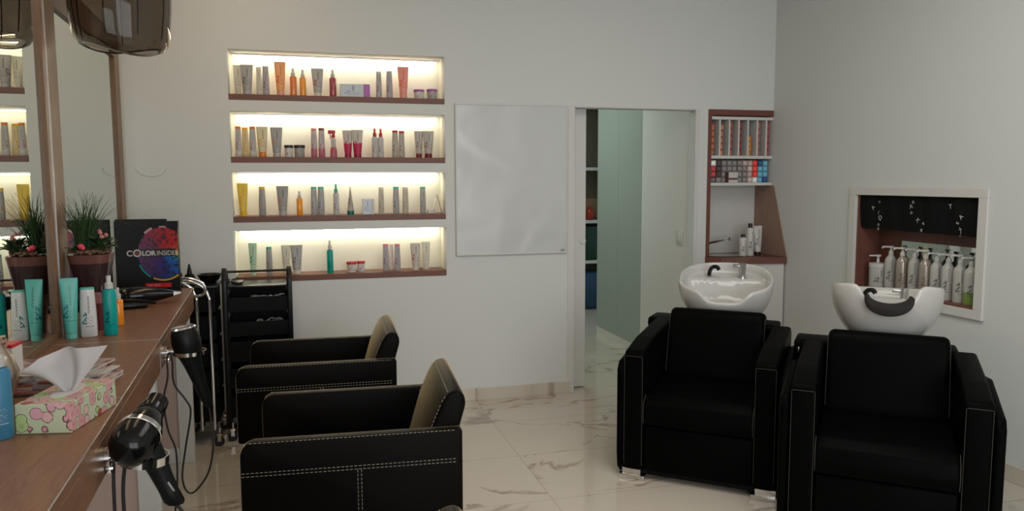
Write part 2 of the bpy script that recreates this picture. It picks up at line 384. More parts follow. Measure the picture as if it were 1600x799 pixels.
# ---------------- whiteboard and wall ring ----------------
bx0, bx1, bz0, bz1 = 0.974, 1.765, 1.012, 2.033
t = thing('whiteboard', 'large glossy whiteboard on the wall between the niches and the doorway', 'whiteboard', ((bx0+bx1)/2, D, (bz0+bz1)/2))
WB = mat('glossy_white_board', (0.555, 0.57, 0.57), 0.22, spec=0.6); nt = NT(WB); cc = nt.add('ShaderNodeTexCoord').outputs['Object']; nt.bump(nt.noise(cc, 2.6, 1, 0.6), 0.34, 0.05)
hw, hh = (bx1-bx0)/2, (bz1-bz0)/2
bm = new_bm(); bx(bm, (-hw+0.01, -0.014, -hh+0.01), (hw-0.01, -0.001, hh-0.01)); obj('board_surface', bm, WB, t, 0)
bm = new_bm()
for lo, hi in (((-hw, -0.018, -hh), (hw, -0.001, -hh+0.011)), ((-hw, -0.018, hh-0.011), (hw, -0.001, hh)), ((-hw, -0.018, -hh+0.011), (-hw+0.011, -0.001, hh-0.011)), ((hw-0.011, -0.018, -hh+0.011), (hw, -0.001, hh-0.011))): bx(bm, lo, hi, 0.002, 1)
obj('frame', bm, WHITE, t)
q = at(878, 391, D)
bm = new_bm(); lathe(bm, [(0, 0), (0.016, 0), (0.016, 0.002), (0, 0.0022)], 20, sy_=0.7, M=Matrix.Translation((q.x-(bx0+bx1)/2, -0.0145, q.z-(bz0+bz1)/2)) @ Matrix.Rotation(R(90), 4, 'X')); obj('badge', bm, mat('badge_grey', (0.3, 0.3, 0.3), 0.4), t)
bm = new_bm(); q = at(236, 262, D)
tube(bm, [(q.x+0.085*math.cos(a), D-0.002, q.z+0.055*math.sin(a)) for a in [PI+PI*k/16 for k in range(17)]], 0.0015, 6)
tag(obj('wire_arc', bm, mat('wire_grey', (0.52, 0.51, 0.49), 0.6)), 'thin faint semicircular wire on the wall left of the niches', 'wire')

# ---------------- products ----------------
def product_mat(name, base, accent, band=(0.05, 0.05, 0.05), trans=0.0, rough=0.3, bz=0.22, metal=0.0, lower=None, lz=0.35, seed=0):
    if name in MATS: return MATS[name]
    m = mat(name, base, rough, metal=metal, trans=trans, spec=0.4); t = NT(m)
    tc = t.add('ShaderNodeTexCoord'); g = tc.outputs['Generated']; sep = t.add('ShaderNodeSeparateXYZ'); t.l.new(g, sep.inputs[0]); x, y, z = sep.outputs
    front = t.math('LESS_THAN', y, 0.5)
    base_c = base
    if lower: base_c = t.mix(t.math('LESS_THAN', t.math('ADD', z, t.math('MULTIPLY', t.noise(t.mapping(g, (5, 1, 4)), 2.2), 0.18)), lz), base, lower)
    n = t.noise(t.mapping(g, (3.6, 0.1, 9), loc=(seed, 0, seed)), 2.0, 2)
    motif = t.math('MULTIPLY', t.math('MULTIPLY', t.math('GREATER_THAN', n, 0.52), t.band(x, 0.14, 0.44)), t.band(z, 0.27, 0.52))
    n2 = t.noise(t.mapping(g, (10, 0.1, 50)), 1.4, 1)
    word = t.math('MULTIPLY', t.math('MULTIPLY', t.math('GREATER_THAN', n2, 0.47), t.band(x, 0.50, 0.60)), t.band(z, 0.50, 0.86))
    n3 = t.noise(t.mapping(g, (6, 0.1, 60)), 1.2, 1)
    small = t.math('MULTIPLY', t.math('MULTIPLY', t.math('GREATER_THAN', n3, 0.56), t.band(x, 0.46, 0.82)), t.band(z, 0.26, 0.46))
    line = t.math('MULTIPLY', t.band(z, bz, bz+0.014), t.band(x, 0.30, 0.86))
    dark = t.math('MULTIPLY', t.math('MAXIMUM', t.math('MAXIMUM', word, t.math('MULTIPLY', small, 0.6)), line), front)
    c = t.mix(t.math('MULTIPLY', motif, front), base_c, accent); c = t.mix(t.math('MULTIPLY', dark, 0.8), c, band)
    t.l.new(c, t.b.inputs['Base Color']); return m
def caps(name, c, rough=0.35): return mat('cap_'+name, c, rough)
def rrect(wx, wy, z, n=20, e=2.0, cx=0, cyy=0):
    out = []
    for k in range(n):
        a = 2*PI*k/n; c, s = math.cos(a), math.sin(a)
        out.append((cx+wx*math.copysign(abs(c)**(2/e), c), cyy+wy*math.copysign(abs(s)**(2/e), s), z))
    return out
def mk_tube(root, h, w, body, cap, ch=0.16):
    bm = new_bm(); rc = w*0.33; zc = h*ch; rings = []
    for f in (0, 0.03, 0.25, 0.5, 0.75, 0.93, 0.94, 1.0):
        z = zc+(h-zc)*f; wx = rc+(w/2-rc)*min(1, f/0.94)**0.9; wy = max(0.0022, rc*(1-min(1, f/0.94)**1.6)+0.0022)
        rings.append(rrect(wx, wy, z, 24, 2.0+f*1.5))
    loft(bm, rings); obj('tube_body', bm, body, root, 40)
    bm = new_bm(); lathe(bm, [(0, 0), (rc*0.97, 0), (rc, 0.003), (rc*0.97, zc-0.001), (0, zc-0.001)], 24); obj('cap', bm, cap, root)
def mk_bottle(root, h, w, body, cap, ch=0.07, wide=1.0):
    bm = new_bm(); a = w/2; ht = h*(1-ch); rings = []
    for z, s in ((0, 0.90), (0.01, 0.98), (0.3, 1.0), (0.55, 0.97), (0.85, 0.88), (0.985, 0.85), (1.0, 0.83)):
        rings.append(rrect(a*s*wide, a*0.62*s, z*ht, 24, 2.4))
    loft(bm, rings); obj('bottle_body', bm, body, root, 40)
    bm = new_bm(); loft(bm, [rrect(a*0.85, a*0.62*0.84, ht+0.0005, 24, 2.4), rrect(a*0.84, a*0.62*0.82, h-0.002, 24, 2.4), rrect(a*0.79, a*0.62*0.78, h, 24, 2.4)]); obj('cap', bm, cap, root, 40)
def mk_spray(root, h, w, body, cap, bf=0.72, collar=None):
    a = w/2; hb = h*bf
    bm = new_bm(); lathe(bm, [(0, 0), (a*0.93, 0), (a, 0.004), (a, hb*0.93), (a*0.85, hb*0.98), (a*0.5, hb), (0, hb)], 24); obj('bottle_body', bm, body, root, 40)
    bm = new_bm(); lathe(bm, [(0, hb+0.0005), (a*0.62, hb+0.0005), (a*0.62, hb+(h-hb)*0.42), (a*0.36, hb+(h-hb)*0.5), (a*0.36, h-0.002), (a*0.3, h), (0, h)], 20); obj('spray_cap', bm, cap, root, 40)
def mk_jar(root, h, w, body, cap):
    a = w/2; hb = h*0.76
    bm = new_bm(); lathe(bm, [(0, 0), (a*0.86, 0), (a*0.9, 0.003), (a*0.9, hb), (0, hb)], 28); obj('jar_body', bm, body, root, 40)
    bm = new_bm(); lathe(bm, [(0, hb+0.0005), (a, hb+0.0005), (a, h-0.002), (a*0.97, h), (0, h)], 28); obj('lid', bm, cap, root, 40)
def mk_trigger(root, h, w, body, cap):
    a = w/2; hb = h*0.72
    bm = new_bm(); lathe(bm, [(0, 0), (a*0.95, 0), (a, 0.004), (a*0.95, hb*0.35), (a*0.75, hb*0.55), (a*0.72, hb*0.95), (a*0.4, hb), (0, hb)], 24); obj('bottle_body', bm, body, root, 40)
    bm = new_bm(); lathe(bm, [(0, hb+0.0005), (a*0.55, hb+0.0005), (a*0.55, hb+0.018), (0, hb+0.018)], 16)
    bx(bm, (-a*0.35, -a*0.4, hb+0.018), (a*0.45, a*0.4, h-0.012), 0.003); bx(bm, (-a*1.5, -a*0.3, h-0.024), (a*0.6, a*0.3, h), 0.004)
    tube(bm, [(-a*0.9, 0, h-0.024), (-a*0.75, 0, h-0.045), (-a*1.05, 0, h-0.055)], 0.003, 6); obj('trigger_head', bm, cap, root, 40)
def mk_box(root, h, w, d, body, side):
    bm = new_bm(); bx(bm, (-w/2, -d/2, 0), (w/2*0.56, d/2, h), 0.0012, 1); obj('carton', bm, body, root)
    bm = new_bm(); bx(bm, (w/2*0.56+0.0002, -d/2, 0), (w/2, d/2, h), 0.0012, 1); obj('coloured_end', bm, side, root)

CM = lambda n, b, a, **k: product_mat(n, b, a, **k)
cream = CM('cream_tube', (0.60, 0.57, 0.46), (0.5, 0.45, 0.35)); grey = CM('grey_tube', (0.36, 0.35, 0.33), (0.12, 0.10, 0.12))
greyp = CM('grey_plum_tube', (0.40, 0.39, 0.37), (0.30, 0.03, 0.06)); greyo = CM('grey_orange_tube', (0.33, 0.33, 0.32), (0.55, 0.16, 0.05), seed=2)
greyc = CM('grey_copper_bottle', (0.42, 0.40, 0.39), (0.40, 0.10, 0.05), lower=(0.55, 0.53, 0.5), lz=0.33); creamo = CM('cream_orange_tube', (0.62, 0.54, 0.34), (0.65, 0.30, 0.05))
sand = CM('sand_bottle', (0.62, 0.50, 0.26), (0.6, 0.25, 0.05)); greyt = CM('grey_teal_bottle', (0.37, 0.36, 0.34), (0.08, 0.13, 0.14)); beige = CM('beige_bottle', (0.50, 0.46, 0.36), (0.25, 0.22, 0.15))
greyk = CM('grey_pink_bottle', (0.48, 0.42, 0.41), (0.35, 0.05, 0.09), lower=(0.45, 0.13, 0.18), lz=0.42); lilac = CM('grey_lilac_bottle', (0.40, 0.37, 0.38), (0.15, 0.05, 0.12))
orange = CM('orange_tube', (0.80, 0.36, 0.15), (0.6, 0.12, 0.03), band=(0.3, 0.1, 0.03)); coral = CM('coral_tube', (0.78, 0.30, 0.24), (0.6, 0.1, 0.08), band=(0.4, 0.06, 0.04)); yellow = CM('yellow_tube', (0.72, 0.50, 0.06), (0.6, 0.25, 0.02), band=(0.4, 0.25, 0.03))
mag = CM('magenta_tube', (0.50, 0.46, 0.42), (0.45, 0.02, 0.09), lower=(0.45, 0.02, 0.08), lz=0.52); silver = CM('silver_bottle', (0.52, 0.51, 0.49), (0.2, 0.2, 0.2), rough=0.25)
silred = CM('silver_red_tube', (0.42, 0.38, 0.33), (0.15, 0.1, 0.08)); greentube = CM('pale_green_tube', (0.42, 0.62, 0.42), (0.02, 0.25, 0.18)); whitejar = CM('white_jar', (0.62, 0.60, 0.55), (0.4, 0.08, 0.1))
whitered = CM('cream_red_tube', (0.52, 0.48, 0.42), (0.45, 0.04, 0.05)); whitebox = CM('white_blue_box', (0.52, 0.58, 0.62), (0.3, 0.35, 0.5)); greyred = CM('taupe_bottle', (0.42, 0.37, 0.30), (0.2, 0.1, 0.08))
faint = CM('pale_pink_bottle', (0.66, 0.58, 0.52), (0.55, 0.45, 0.4)); trigbody = CM('pink_trigger_bottle', (0.5, 0.48, 0.46), (0.45, 0.04, 0.1), lower=(0.5, 0.12, 0.18), lz=0.6)
sp_or = mat('amber_orange_liquid', (0.72, 0.22, 0.06), 0.15, coat=0.4); sp_or2 = mat('amber_gold_liquid', (0.80, 0.33, 0.05), 0.15, coat=0.4); sp_bu = mat('burgundy_liquid', (0.36, 0.06, 0.07), 0.15, coat=0.4)
sp_gold = mat('golden_liquid', (0.80, 0.30, 0.01), 0.12, coat=0.5); sp_teal = CM('teal_bottle', (0.01, 0.30, 0.24), (0.0, 0.12, 0.12), band=(0.0, 0.1, 0.1))
K = dict(white=caps('white', (0.52, 0.52, 0.49)), cream=caps('cream', (0.62, 0.58, 0.47)), grey=caps('grey', (0.42, 0.42, 0.40)), orange=caps('orange', (0.72, 0.20, 0.02)), yellow=caps('yellow', (0.75, 0.45, 0.02)),
         pink=caps('pink', (0.62, 0.22, 0.24)), plum=caps('plum', (0.2, 0.05, 0.06)), teal=caps('teal', (0.08, 0.42, 0.34)), dteal=caps('dark_teal', (0.0, 0.14, 0.12)), red=caps('red', (0.42, 0.02, 0.03)), dred=caps('dark_red', (0.16, 0.01, 0.015)), purple=caps('purple', (0.36, 0.10, 0.36)),
         black=caps('black', (0.02, 0.013, 0.012)), peach=caps('peach', (0.75, 0.36, 0.25)), mag=caps('magenta', (0.36, 0.01, 0.06)), clear=caps('clear', (0.5, 0.48, 0.45)), green=caps('pale_green', (0.5, 0.66, 0.5)))
# row, x centre px, width px, top y px, kind, body, cap, words, extra depth
P = [
 (0, 371, 15, 102, 'tube', cream, 'cream', 'cream flared tube at the left end', .04), (0, 385, 20, 101, 'tube', grey, 'grey', 'wide grey flared tube overlapping the cream one', 0),
 (0, 404, 9, 105, 'bottle', cream, 'cream', 'slim cream bottle right of the wide grey tube', .02), (0, 414.5, 11, 103.5, 'bottle', lilac, 'grey', 'slim grey bottle just left of the orange tube', 0),
 (0, 437, 18, 97, 'tube', orange, 'peach', 'translucent orange tube, tallest item', 0), (0, 457.5, 11, 107, 'spray', sp_or, 'clear', 'reddish orange spray bottle, left one of the orange pair', 0),
 (0, 472.5, 10, 109, 'spray', sp_or2, 'clear', 'golden orange spray bottle, right one of the orange pair', 0), (0, 495.5, 19, 107, 'tube', greyp, 'cream', 'pale grey tube with a plum motif before the burgundy spray', 0),
 (0, 519.5, 11, 109.5, 'spray', sp_bu, 'clear', 'burgundy spray bottle with grey nozzle', 0), (0, 554.5, 46, 132, 'box', whitebox, 'purple', 'flat white carton with purple end', 0),
 (0, 591.5, 9, 112, 'bottle', greyp, 'cream', 'slim pale bottle right of the white carton', 0), (0, 608, 10, 111.5, 'bottle', lilac, 'grey', 'slim grey bottle left of the coral tube', 0),
 (0, 629.5, 17, 104.5, 'tube', coral, 'peach', 'coral pink translucent tube', 0), (0, 654.5, 17, 140.5, 'jar', whitejar, 'purple', 'white jar with purple lid, left of the two', 0), (0, 675, 17, 140, 'jar', greyp, 'purple', 'white jar with purple lid at the right end', 0),
 (1, 371.5, 10, 197.7, 'bottle', greyc, 'orange', 'grey bottle with orange cap at the left end', 0), (1, 382.5, 11, 199.5, 'bottle', sand, 'yellow', 'sand coloured bottle with yellow cap between two grey ones', .03), (1, 394, 10.5, 198, 'bottle', greyc, 'orange', 'grey bottle with orange cap left of the cream tube', 0),
 (1, 409, 18, 198, 'tube', creamo, 'orange', 'cream tube standing on an orange cap', 0), (1, 431.5, 19, 199, 'tube', greyo, 'grey', 'grey tube with an orange motif', 0), (1, 451, 14, 227, 'jar', whitejar, 'black', 'small jar with black lid, left of the two', 0), (1, 467.8, 17.5, 227, 'jar', greyo, 'black', 'wider jar with black lid, right of the two', 0),
 (1, 490, 10, 200.7, 'bottle', greyk, 'pink', 'pink and grey bottle with light pink cap', 0), (1, 502, 10.5, 200.4, 'bottle', greyk, 'plum', 'pink and grey bottle with dark plum cap', 0), (1, 520.5, 11, 203.6, 'trigger', trigbody, 'red', 'bottle with red trigger head', 0),
 (1, 543, 16, 203.8, 'tube', mag, 'mag', 'magenta based tube, left of the pair', .02), (1, 558, 18, 203, 'tube', mag, 'mag', 'magenta based tube, right of the pair', 0), (1, 585, 9, 201, 'spray', silver, 'red', 'silver bottle with red nozzle, left of the pair', 0), (1, 594.5, 9, 201.5, 'spray', silver, 'red', 'silver bottle with red nozzle, right of the pair', 0),
 (1, 617, 10, 204, 'bottle', greyred, 'red', 'taupe bottle with red cap, left of the pair', 0), (1, 627.3, 9.5, 205, 'bottle', greyred, 'red', 'taupe bottle with red cap, right of the pair', 0), (1, 654, 14, 205, 'tube', silred, 'dred', 'pale tube on a dark red cap, left of the pair', .02), (1, 669, 17.5, 205, 'tube', silred, 'dred', 'taupe tube on a dark red cap at the right end', 0),
 (2, 378.5, 17, 286.5, 'tube', yellow, 'yellow', 'bright yellow tube at the left end', 0), (2, 409, 11, 292, 'bottle', greyo, 'yellow', 'grey bottle with yellow cap', 0), (2, 441, 19, 291, 'tube', greyo, 'grey', 'wide flared grey tube before the golden spray', 0), (2, 467.5, 9.5, 299, 'spray', sp_gold, 'clear', 'golden orange spray bottle', 0),
 (2, 490, 10, 292, 'bottle', greyt, 'teal', 'grey bottle with teal cap, left of the close pair', 0), (2, 501, 11, 292, 'bottle', greyt, 'teal', 'grey bottle with teal cap, right of the close pair', 0), (2, 524.5, 9.5, 288, 'spray', silver, 'teal', 'silver bottle with teal nozzle', 0), (2, 547, 11, 292, 'cone', silred, 'dteal', 'pointed grey tube on a dark teal cap', 0),
 (2, 575, 18, 311, 'box', whitebox, 'white', 'small square white carton', 0), (2, 595.3, 9, 292.7, 'bottle', beige, 'cream', 'beige bottle right of the square carton', 0), (2, 618.5, 10, 292, 'bottle', greyt, 'teal', 'grey bottle with teal cap between two beige ones', 0), (2, 633.2, 9.5, 292.7, 'bottle', beige, 'cream', 'beige bottle right of the single teal capped one', 0),
 (2, 660.3, 9.5, 292, 'bottle', greyt, 'teal', 'grey bottle with teal cap nearest the right end', 0), (2, 674, 11, 327, 'box', faint, 'white', 'low pale carton near the right end', .03),
 (3, 394.5, 13.5, 380, 'tube', greentube, 'green', 'pale green tube at the left end', 0), (3, 420, 10, 386, 'bottle', greyt, 'teal', 'grey bottle with dark leaf motif', 0), (3, 446.5, 15, 383, 'tube', cream, 'cream', 'cream flared tube half hidden by the grey one', .03), (3, 463, 19, 383, 'tube', greyt, 'cream', 'wide grey flared tube with dark leaf motif', 0),
 (3, 515, 10, 376, 'spray', sp_teal, 'clear', 'bright teal spray bottle', 0), (3, 549, 16, 409, 'jar', whitejar, 'red', 'white jar with red lid, left of the two', 0), (3, 564, 13, 408, 'jar', whitejar, 'red', 'white jar with red lid, right of the two', .03), (3, 602.5, 10, 381.5, 'bottle', lilac, 'pink', 'grey bottle with pink cap right of the jars', 0),
 (3, 611.5, 7, 382, 'bottle', faint, 'cream', 'pale pinkish bottle between two pink capped ones', .04), (3, 620.4, 10, 381.5, 'bottle', lilac, 'pink', 'grey bottle with pink cap left of the cream tubes', 0), (3, 649, 16, 380, 'tube', whitered, 'cream', 'cream tube with red dots', 0), (3, 665, 14, 378, 'tube', cream, 'cream', 'pale cream tube at the right end', .03)]
KN = dict(tube=('product_tube', 'tube'), bottle=('product_bottle', 'bottle'), spray=('spray_bottle', 'spray bottle'), trigger=('trigger_bottle', 'spray bottle'), jar=('product_jar', 'jar'), box=('product_carton', 'box'), cone=('product_tube', 'tube'))
for row, px, wpx, ty, kind, body, cap, words, dy in P:
    Y = D+0.075+dy; z0 = NI[row][0]+0.0365; q = at(px, ty, Y); wm = at(px+wpx/2, ty, Y).x-at(px-wpx/2, ty, Y).x; h = q.z-z0
    nm, cat = KN[kind]
    t = thing(nm, f'{words}, {ordn[row]} lit niche', cat, (q.x, Y, z0), R(random.uniform(-7, 7)) if kind != 'box' else 0, f'hair products on the {ordn[row]} lit niche shelf')
    c = K[cap]
    if kind == 'tube': mk_tube(t, h, wm, body, c)
    elif kind == 'bottle': mk_bottle(t, h, wm, body, c, 0.085)
    elif kind == 'spray': mk_spray(t, h, wm, body, c)
    elif kind == 'trigger': mk_trigger(t, h, wm, body, c)
    elif kind == 'jar': mk_jar(t, h, wm, body, c)
    elif kind == 'box': mk_box(t, h, wm, 0.05, body, c)
    else:
        bm = new_bm(); rc = wm/2
        loft(bm, [rrect(rc+(0.002-rc)*f, rc*0.9+(0.012-rc*0.9)*f, 0.025+(h-0.025)*f, 20) for f in (0, 0.3, 0.7, 1)]); obj('tube_body', bm, body, t, 40)
        bm = new_bm(); lathe(bm, [(0, 0), (rc, 0), (rc, 0.0245), (0, 0.0245)], 20); obj('cap', bm, c, t, 40)
# folded card at the right end of the third niche
bm = new_bm(); z0 = NI[2][0]+0.0365; q = at(688, 300, D+0.10)
prism(bm, [(-0.035, 0), (-0.033, 0), (0, 0.125), (0.033, 0), (0.035, 0), (0.001, 0.13), (-0.001, 0.13)], 'y', -0.02, 0.02)
tag(obj('folded_card', bm, faint, smooth=0, loc=(0.865, D+0.10, z0)), 'cream folded card at the right end of the third lit niche shelf', 'card')

# ---------------- alcove with colour rack and sink ----------------
AB = 5.29
bm = new_bm(); bx(bm, (AX0-0.05, AB, 0), (XR+0.1, AB+0.05, 2.10)); bx(bm, (AX0-0.05, D+0.10, 2.034), (XR, AB, 2.10)); struct('trim_3', bm, WALL)
bm = new_bm(); bx(bm, (AX0-0.05, D+0.10, 0), (AX0-0.002, AB, 2.033)); struct('trim_4', bm, WALL)
bm = new_bm(); bx(bm, (AX0, D-0.004, 0.952), (AX0+0.03, AB-0.001, 1.988), 0.001, 1); bx(bm, (AX0, D-0.004, 1.989), (XR-0.0005, AB-0.001, 2.031), 0.001, 1)
tag(obj('wooden_surround', bm, PANEL_WOOD), 'reddish brown wooden surround framing the colour rack alcove', 'panel')
bm = new_bm(); prism(bm, [(AB-0.001, 0.9525), (AB-0.001, 1.474), (5.03, 1.474), (4.845, 0.9525)], 'x', XR-0.006, XR-0.0008)
tag(obj('splash_panel', bm, SPLASH, smooth=0), 'light brown tapering splash panel on the wall right of the small sink', 'panel')
bm = new_bm(); bx(bm, (AX0+0.031, AB-0.014, 0.9525), (XR-0.0065, AB-0.001, 1.474)); bx(bm, (AX0+0.031, AB-0.012, 1.50), (XR-0.002, AB-0.001, 1.985)); struct('trim_5', bm, WHITE)
t = thing('colour_rack', 'white open rack with upright dividers above the small corner sink', 'rack', (AX0+0.0305, D, 1.475))
RW = XR-0.0007-AX0-0.0305
for z in (0, 0.199, 0.484):
    bm = new_bm(); bx(bm, (0, 0.0, z), (RW, 0.205, z+0.022), 0.001, 1); obj('shelf_board', bm, WHITE, t)
divx = []
for px in (1125, 1140, 1154.5, 1169, 1183.5, 1197.5):
    X = at(px, 210, D).x-(AX0+0.0305); divx.append(X)
    bm = new_bm(); bx(bm, (X-0.006, 0.0, 0.2215), (X+0.006, 0.205, 0.4835), 0.0008, 1); obj('divider', bm, WHITE, t)
# upright stacks of dye boxes in the seven compartments
nth = ['first', 'second', 'third', 'fourth', 'fifth', 'sixth', 'last']; lev = ['bottom', 'second lowest', 'middle', 'second highest', 'top']
reds = [mat(f'dye_box_{k}', c, 0.5) for k, c in enumerate([(0.36, 0.07, 0.035), (0.33, 0.09, 0.05), (0.24, 0.035, 0.03), (0.17, 0.02, 0.022), (0.55, 0.19, 0.03), (0.30, 0.08, 0.07), (0.32, 0.03, 0.045)])]
endm = [mat(f'dye_box_end_{k}', c, 0.5) for k, c in enumerate([(0.5, 0.2, 0.1), (0.5, 0.25, 0.15), (0.4, 0.12, 0.08), (0.3, 0.08, 0.06), (0.68, 0.3, 0.06), (0.42, 0.16, 0.12), (0.42, 0.1, 0.1)])]
lefts = [0.0]+[x+0.006 for x in divx]
for k in range(7):
    n = 4 if k in (4,) else 5; hb = 0.036 if k == 4 else 0.046 if k < 2 else 0.050
    for j in range(n):
        wv = 0.026+0.004*random.random(); z = 1.475+0.2215+0.0005+j*(hb+0.0006); X = AX0+0.0305+lefts[k]+0.0015
        tt = thing('dye_box', f'{"orange" if k == 4 else "red"} dye carton, {lev[j] if not (k == 4 and j == 3) else "top"} in the {nth[k]} upright compartment of the white rack', 'box', (X, D+0.016+0.004*random.random(), z), 0, f'dye cartons in the {nth[k]} compartment of the rack')
        bm = new_bm(); bx(bm, (0, 0.0015, 0), (wv, 0.16, hb), 0.0008, 1); obj('carton', bm, reds[k], tt)
        bm = new_bm(); bx(bm, (0.002, 0, 0.004), (wv-0.002, 0.0013, hb-0.012)); obj('end_label', bm, endm[k], tt, 0)
# grid of box ends on the lower rack shelf
GC = dict(g=(0.14, 0.125, 0.12), d=(0.035, 0.02, 0.022), p=(0.30, 0.22, 0.21), q=(0.38, 0.28, 0.27), w=(0.55, 0.53, 0.50), r=(0.60, 0.035, 0.025), b=(0.09, 0.26, 0.36), n=(0.01, 0.05, 0.14), k=(0.016, 0.012, 0.016), m=(0.30, 0.025, 0.03))
LBL = dict(g='dark grey', d='dark brown', p='dusty pink', q='pale pink', w='white', r='bright red', b='light blue', n='navy blue', k='black', m='dark red')
cols = ['kmmd', 'ddgg', 'ggdg', 'gggg', 'gggg', 'gggg', 'gggp', 'pppq', 'wrrr', 'bbbn', 'nbbb']   # bottom to top
cols[0] = 'kmmw'; cols[1] = 'gddd'; cols[2] = 'gggg'; cols[7] = 'qpqp'
widths = [0.044, 0.046]+[0.0425]*9
X = AX0+0.0305+0.008; cn = ['first', 'second', 'third', 'fourth', 'fifth', 'sixth', 'seventh', 'eighth', 'ninth', 'tenth', 'eleventh']; rn = ['bottom', 'second', 'third', 'top']
for i, cstr in enumerate(cols):
    for j, ch in enumerate(cstr):
        hb = 0.0405; z = 1.475+0.0225+j*(hb+0.0008)
        tt = thing('dye_box', f'{LBL[ch]} dye carton, lower rack shelf, {cn[i]} column from the left, {rn[j]} row', 'box', (X, D+0.018+random.uniform(0, .004), z), 0, 'dye cartons stacked on the lower rack shelf')
        bm = new_bm(); bx(bm, (0, 0.0012, 0), (widths[i], 0.14, hb), 0.001, 1); obj('carton', bm, mat('carton_'+LBL[ch].replace(' ', '_'), GC[ch], 0.45), tt)
        lc = tuple(min(1, v*1.9+0.03) for v in GC[ch]) if ch != 'k' else (0.2, 0.2, 0.2)
        bm = new_bm(); bx(bm, (0.007, 0, 0.010), (widths[i]-0.007, 0.001, hb-0.006)); bx(bm, (0.004, 0.0002, 0.004), (widths[i]-0.004, 0.001, 0.007)); obj('end_label', bm, mat('carton_end_'+LBL[ch].replace(' ', '_'), lc, 0.5), tt, 0)
    X += widths[i]+0.0008
tt = thing('dye_box', 'wide white carton with dark red stripe lying in front on the lower rack shelf', 'box', (AX0+0.0305+0.150, D+0.002, 1.475+0.0225), 0)
bm = new_bm(); bx(bm, (0, 0.0, 0), (0.075, 0.013, 0.078), 0.001, 1); obj('carton', bm, mat('carton_white', GC['w'], 0.45), tt)
bm = new_bm(); bx(bm, (-0.022, 0.0, 0), (-0.0003, 0.013, 0.078), 0.001, 1); bx(bm, (0.0, -0.0008, 0.022), (0.075, -0.0001, 0.034)); obj('stripe', bm, mat('carton_dark_plum', (0.08, 0.01, 0.02), 0.45), tt)

# vanity worktop
WP = [(AX0-0.004, D-0.001), (2.93, 4.965), (3.10, 4.905), (XR-0.001, 4.842), (XR-0.001, D-0.001)]
WP2 = [(AX0+0.001, D-0.002), (XR-0.001, D-0.002), (XR-0.001, AB-0.002), (AX0+0.001, AB-0.002)]
t = thing('corner_vanity', 'small corner vanity with brown worktop and white base under the colour rack', 'vanity', (0, 0, 0))
bm = new_bm(); prism(bm, [(AX0-0.004, D-0.001), (2.93, 4.965), (3.10, 4.905), (XR-0.001, 4.842), (XR-0.001, AB-0.002), (AX0+0.001, AB-0.002), (AX0+0.001, D-0.001)], 'z', 0.905, 0.951, 0.0015, 1); obj('worktop', bm, PANEL_WOOD, t, 0)
bm = new_bm(); prism(bm, [(AX0+0.004, D-0.003), (2.94, 4.985), (3.10, 4.925), (XR-0.012, 4.862), (XR-0.012, AB-0.01), (AX0+0.004, AB-0.01)], 'z', 0.0, 0.904); obj('cabinet', bm, WHITE, t, 0)
bm = new_bm(); lathe(bm, [(0.155, 0.0015), (0.165, 0.004), (0.150, 0.004), (0.135, 0.002), (0.06, 0.0012), (0.0, 0.001)], 32, (3.06, 5.10, 0.951), sx=1.05, sy_=0.72, cap=False); obj('sink', bm, STEEL, t)
tf = thing('sink_tap', 'small swivel tap with long chrome spout over the corner sink', 'tap', (2.93, 5.20, 0.9525))
bm = new_bm(); lathe(bm, [(0, 0), (0.024, 0), (0.022, 0.05), (0.016, 0.06), (0, 0.065)], 18); obj('tap_body', bm, CHROME, tf)
a = at(1107, 388, 5.17); b = at(1138, 372, 5.10); o0 = Vector((2.93, 5.20, 0.9525))
bm = new_bm(); tube(bm, [(0, 0, 0.055), (0.02, -0.01, 0.085), b-o0+Vector((-0.06, 0.02, -0.022)), b-o0+Vector((-0.01, 0, 0)), b-o0+Vector((0.008, 0, -0.004)), b-o0+Vector((0.01, 0, -0.022))], 0.009, 10, 4); obj('spout', bm, CHROME, tf)
lab_m = CM('white_label_bottle', (0.58, 0.56, 0.52), (0.12, 0.12, 0.12))
def counter_bottle(px, ty, wpx, Y, label, kind, cap=K['black']):
    q = at(px, ty, Y); wm = at(px+wpx/2, ty, Y).x-at(px-wpx/2, ty, Y).x; h = q.z-0.9525
    tt = thing('product_tube' if kind == 'tube' else 'product_bottle', label, 'tube' if kind == 'tube' else 'bottle', (q.x, Y, 0.9525))
    if kind == 'tube': mk_tube(tt, h, wm, lab_m, cap, 0.12)
    else:
        a = wm/2; hb = h*0.86
        bm = new_bm(); lathe(bm, [(0, 0), (a*0.95, 0), (a, 0.004), (a, hb*0.86), (a*0.85, hb*0.95), (a*0.5, hb), (0, hb)], 24); obj('bottle_body', bm, lab_m, tt, 40)
        bm = new_bm(); lathe(bm, [(0, hb+0.0005), (a*0.52, hb+0.0005), (a*0.52, h-0.002), (0, h)], 20); obj('cap', bm, cap, tt, 40)
counter_bottle(1161, 366, 11, 5.02, 'short white bottle with black cap beside the corner sink', 'bottle')
counter_bottle(1172.5, 349, 11, 5.03, 'tall white bottle with black cap between the short bottle and the tube', 'bottle')
counter_bottle(1184.5, 353, 13, 5.05, 'white tube standing on its black cap beside the brown splash panel', 'tube')

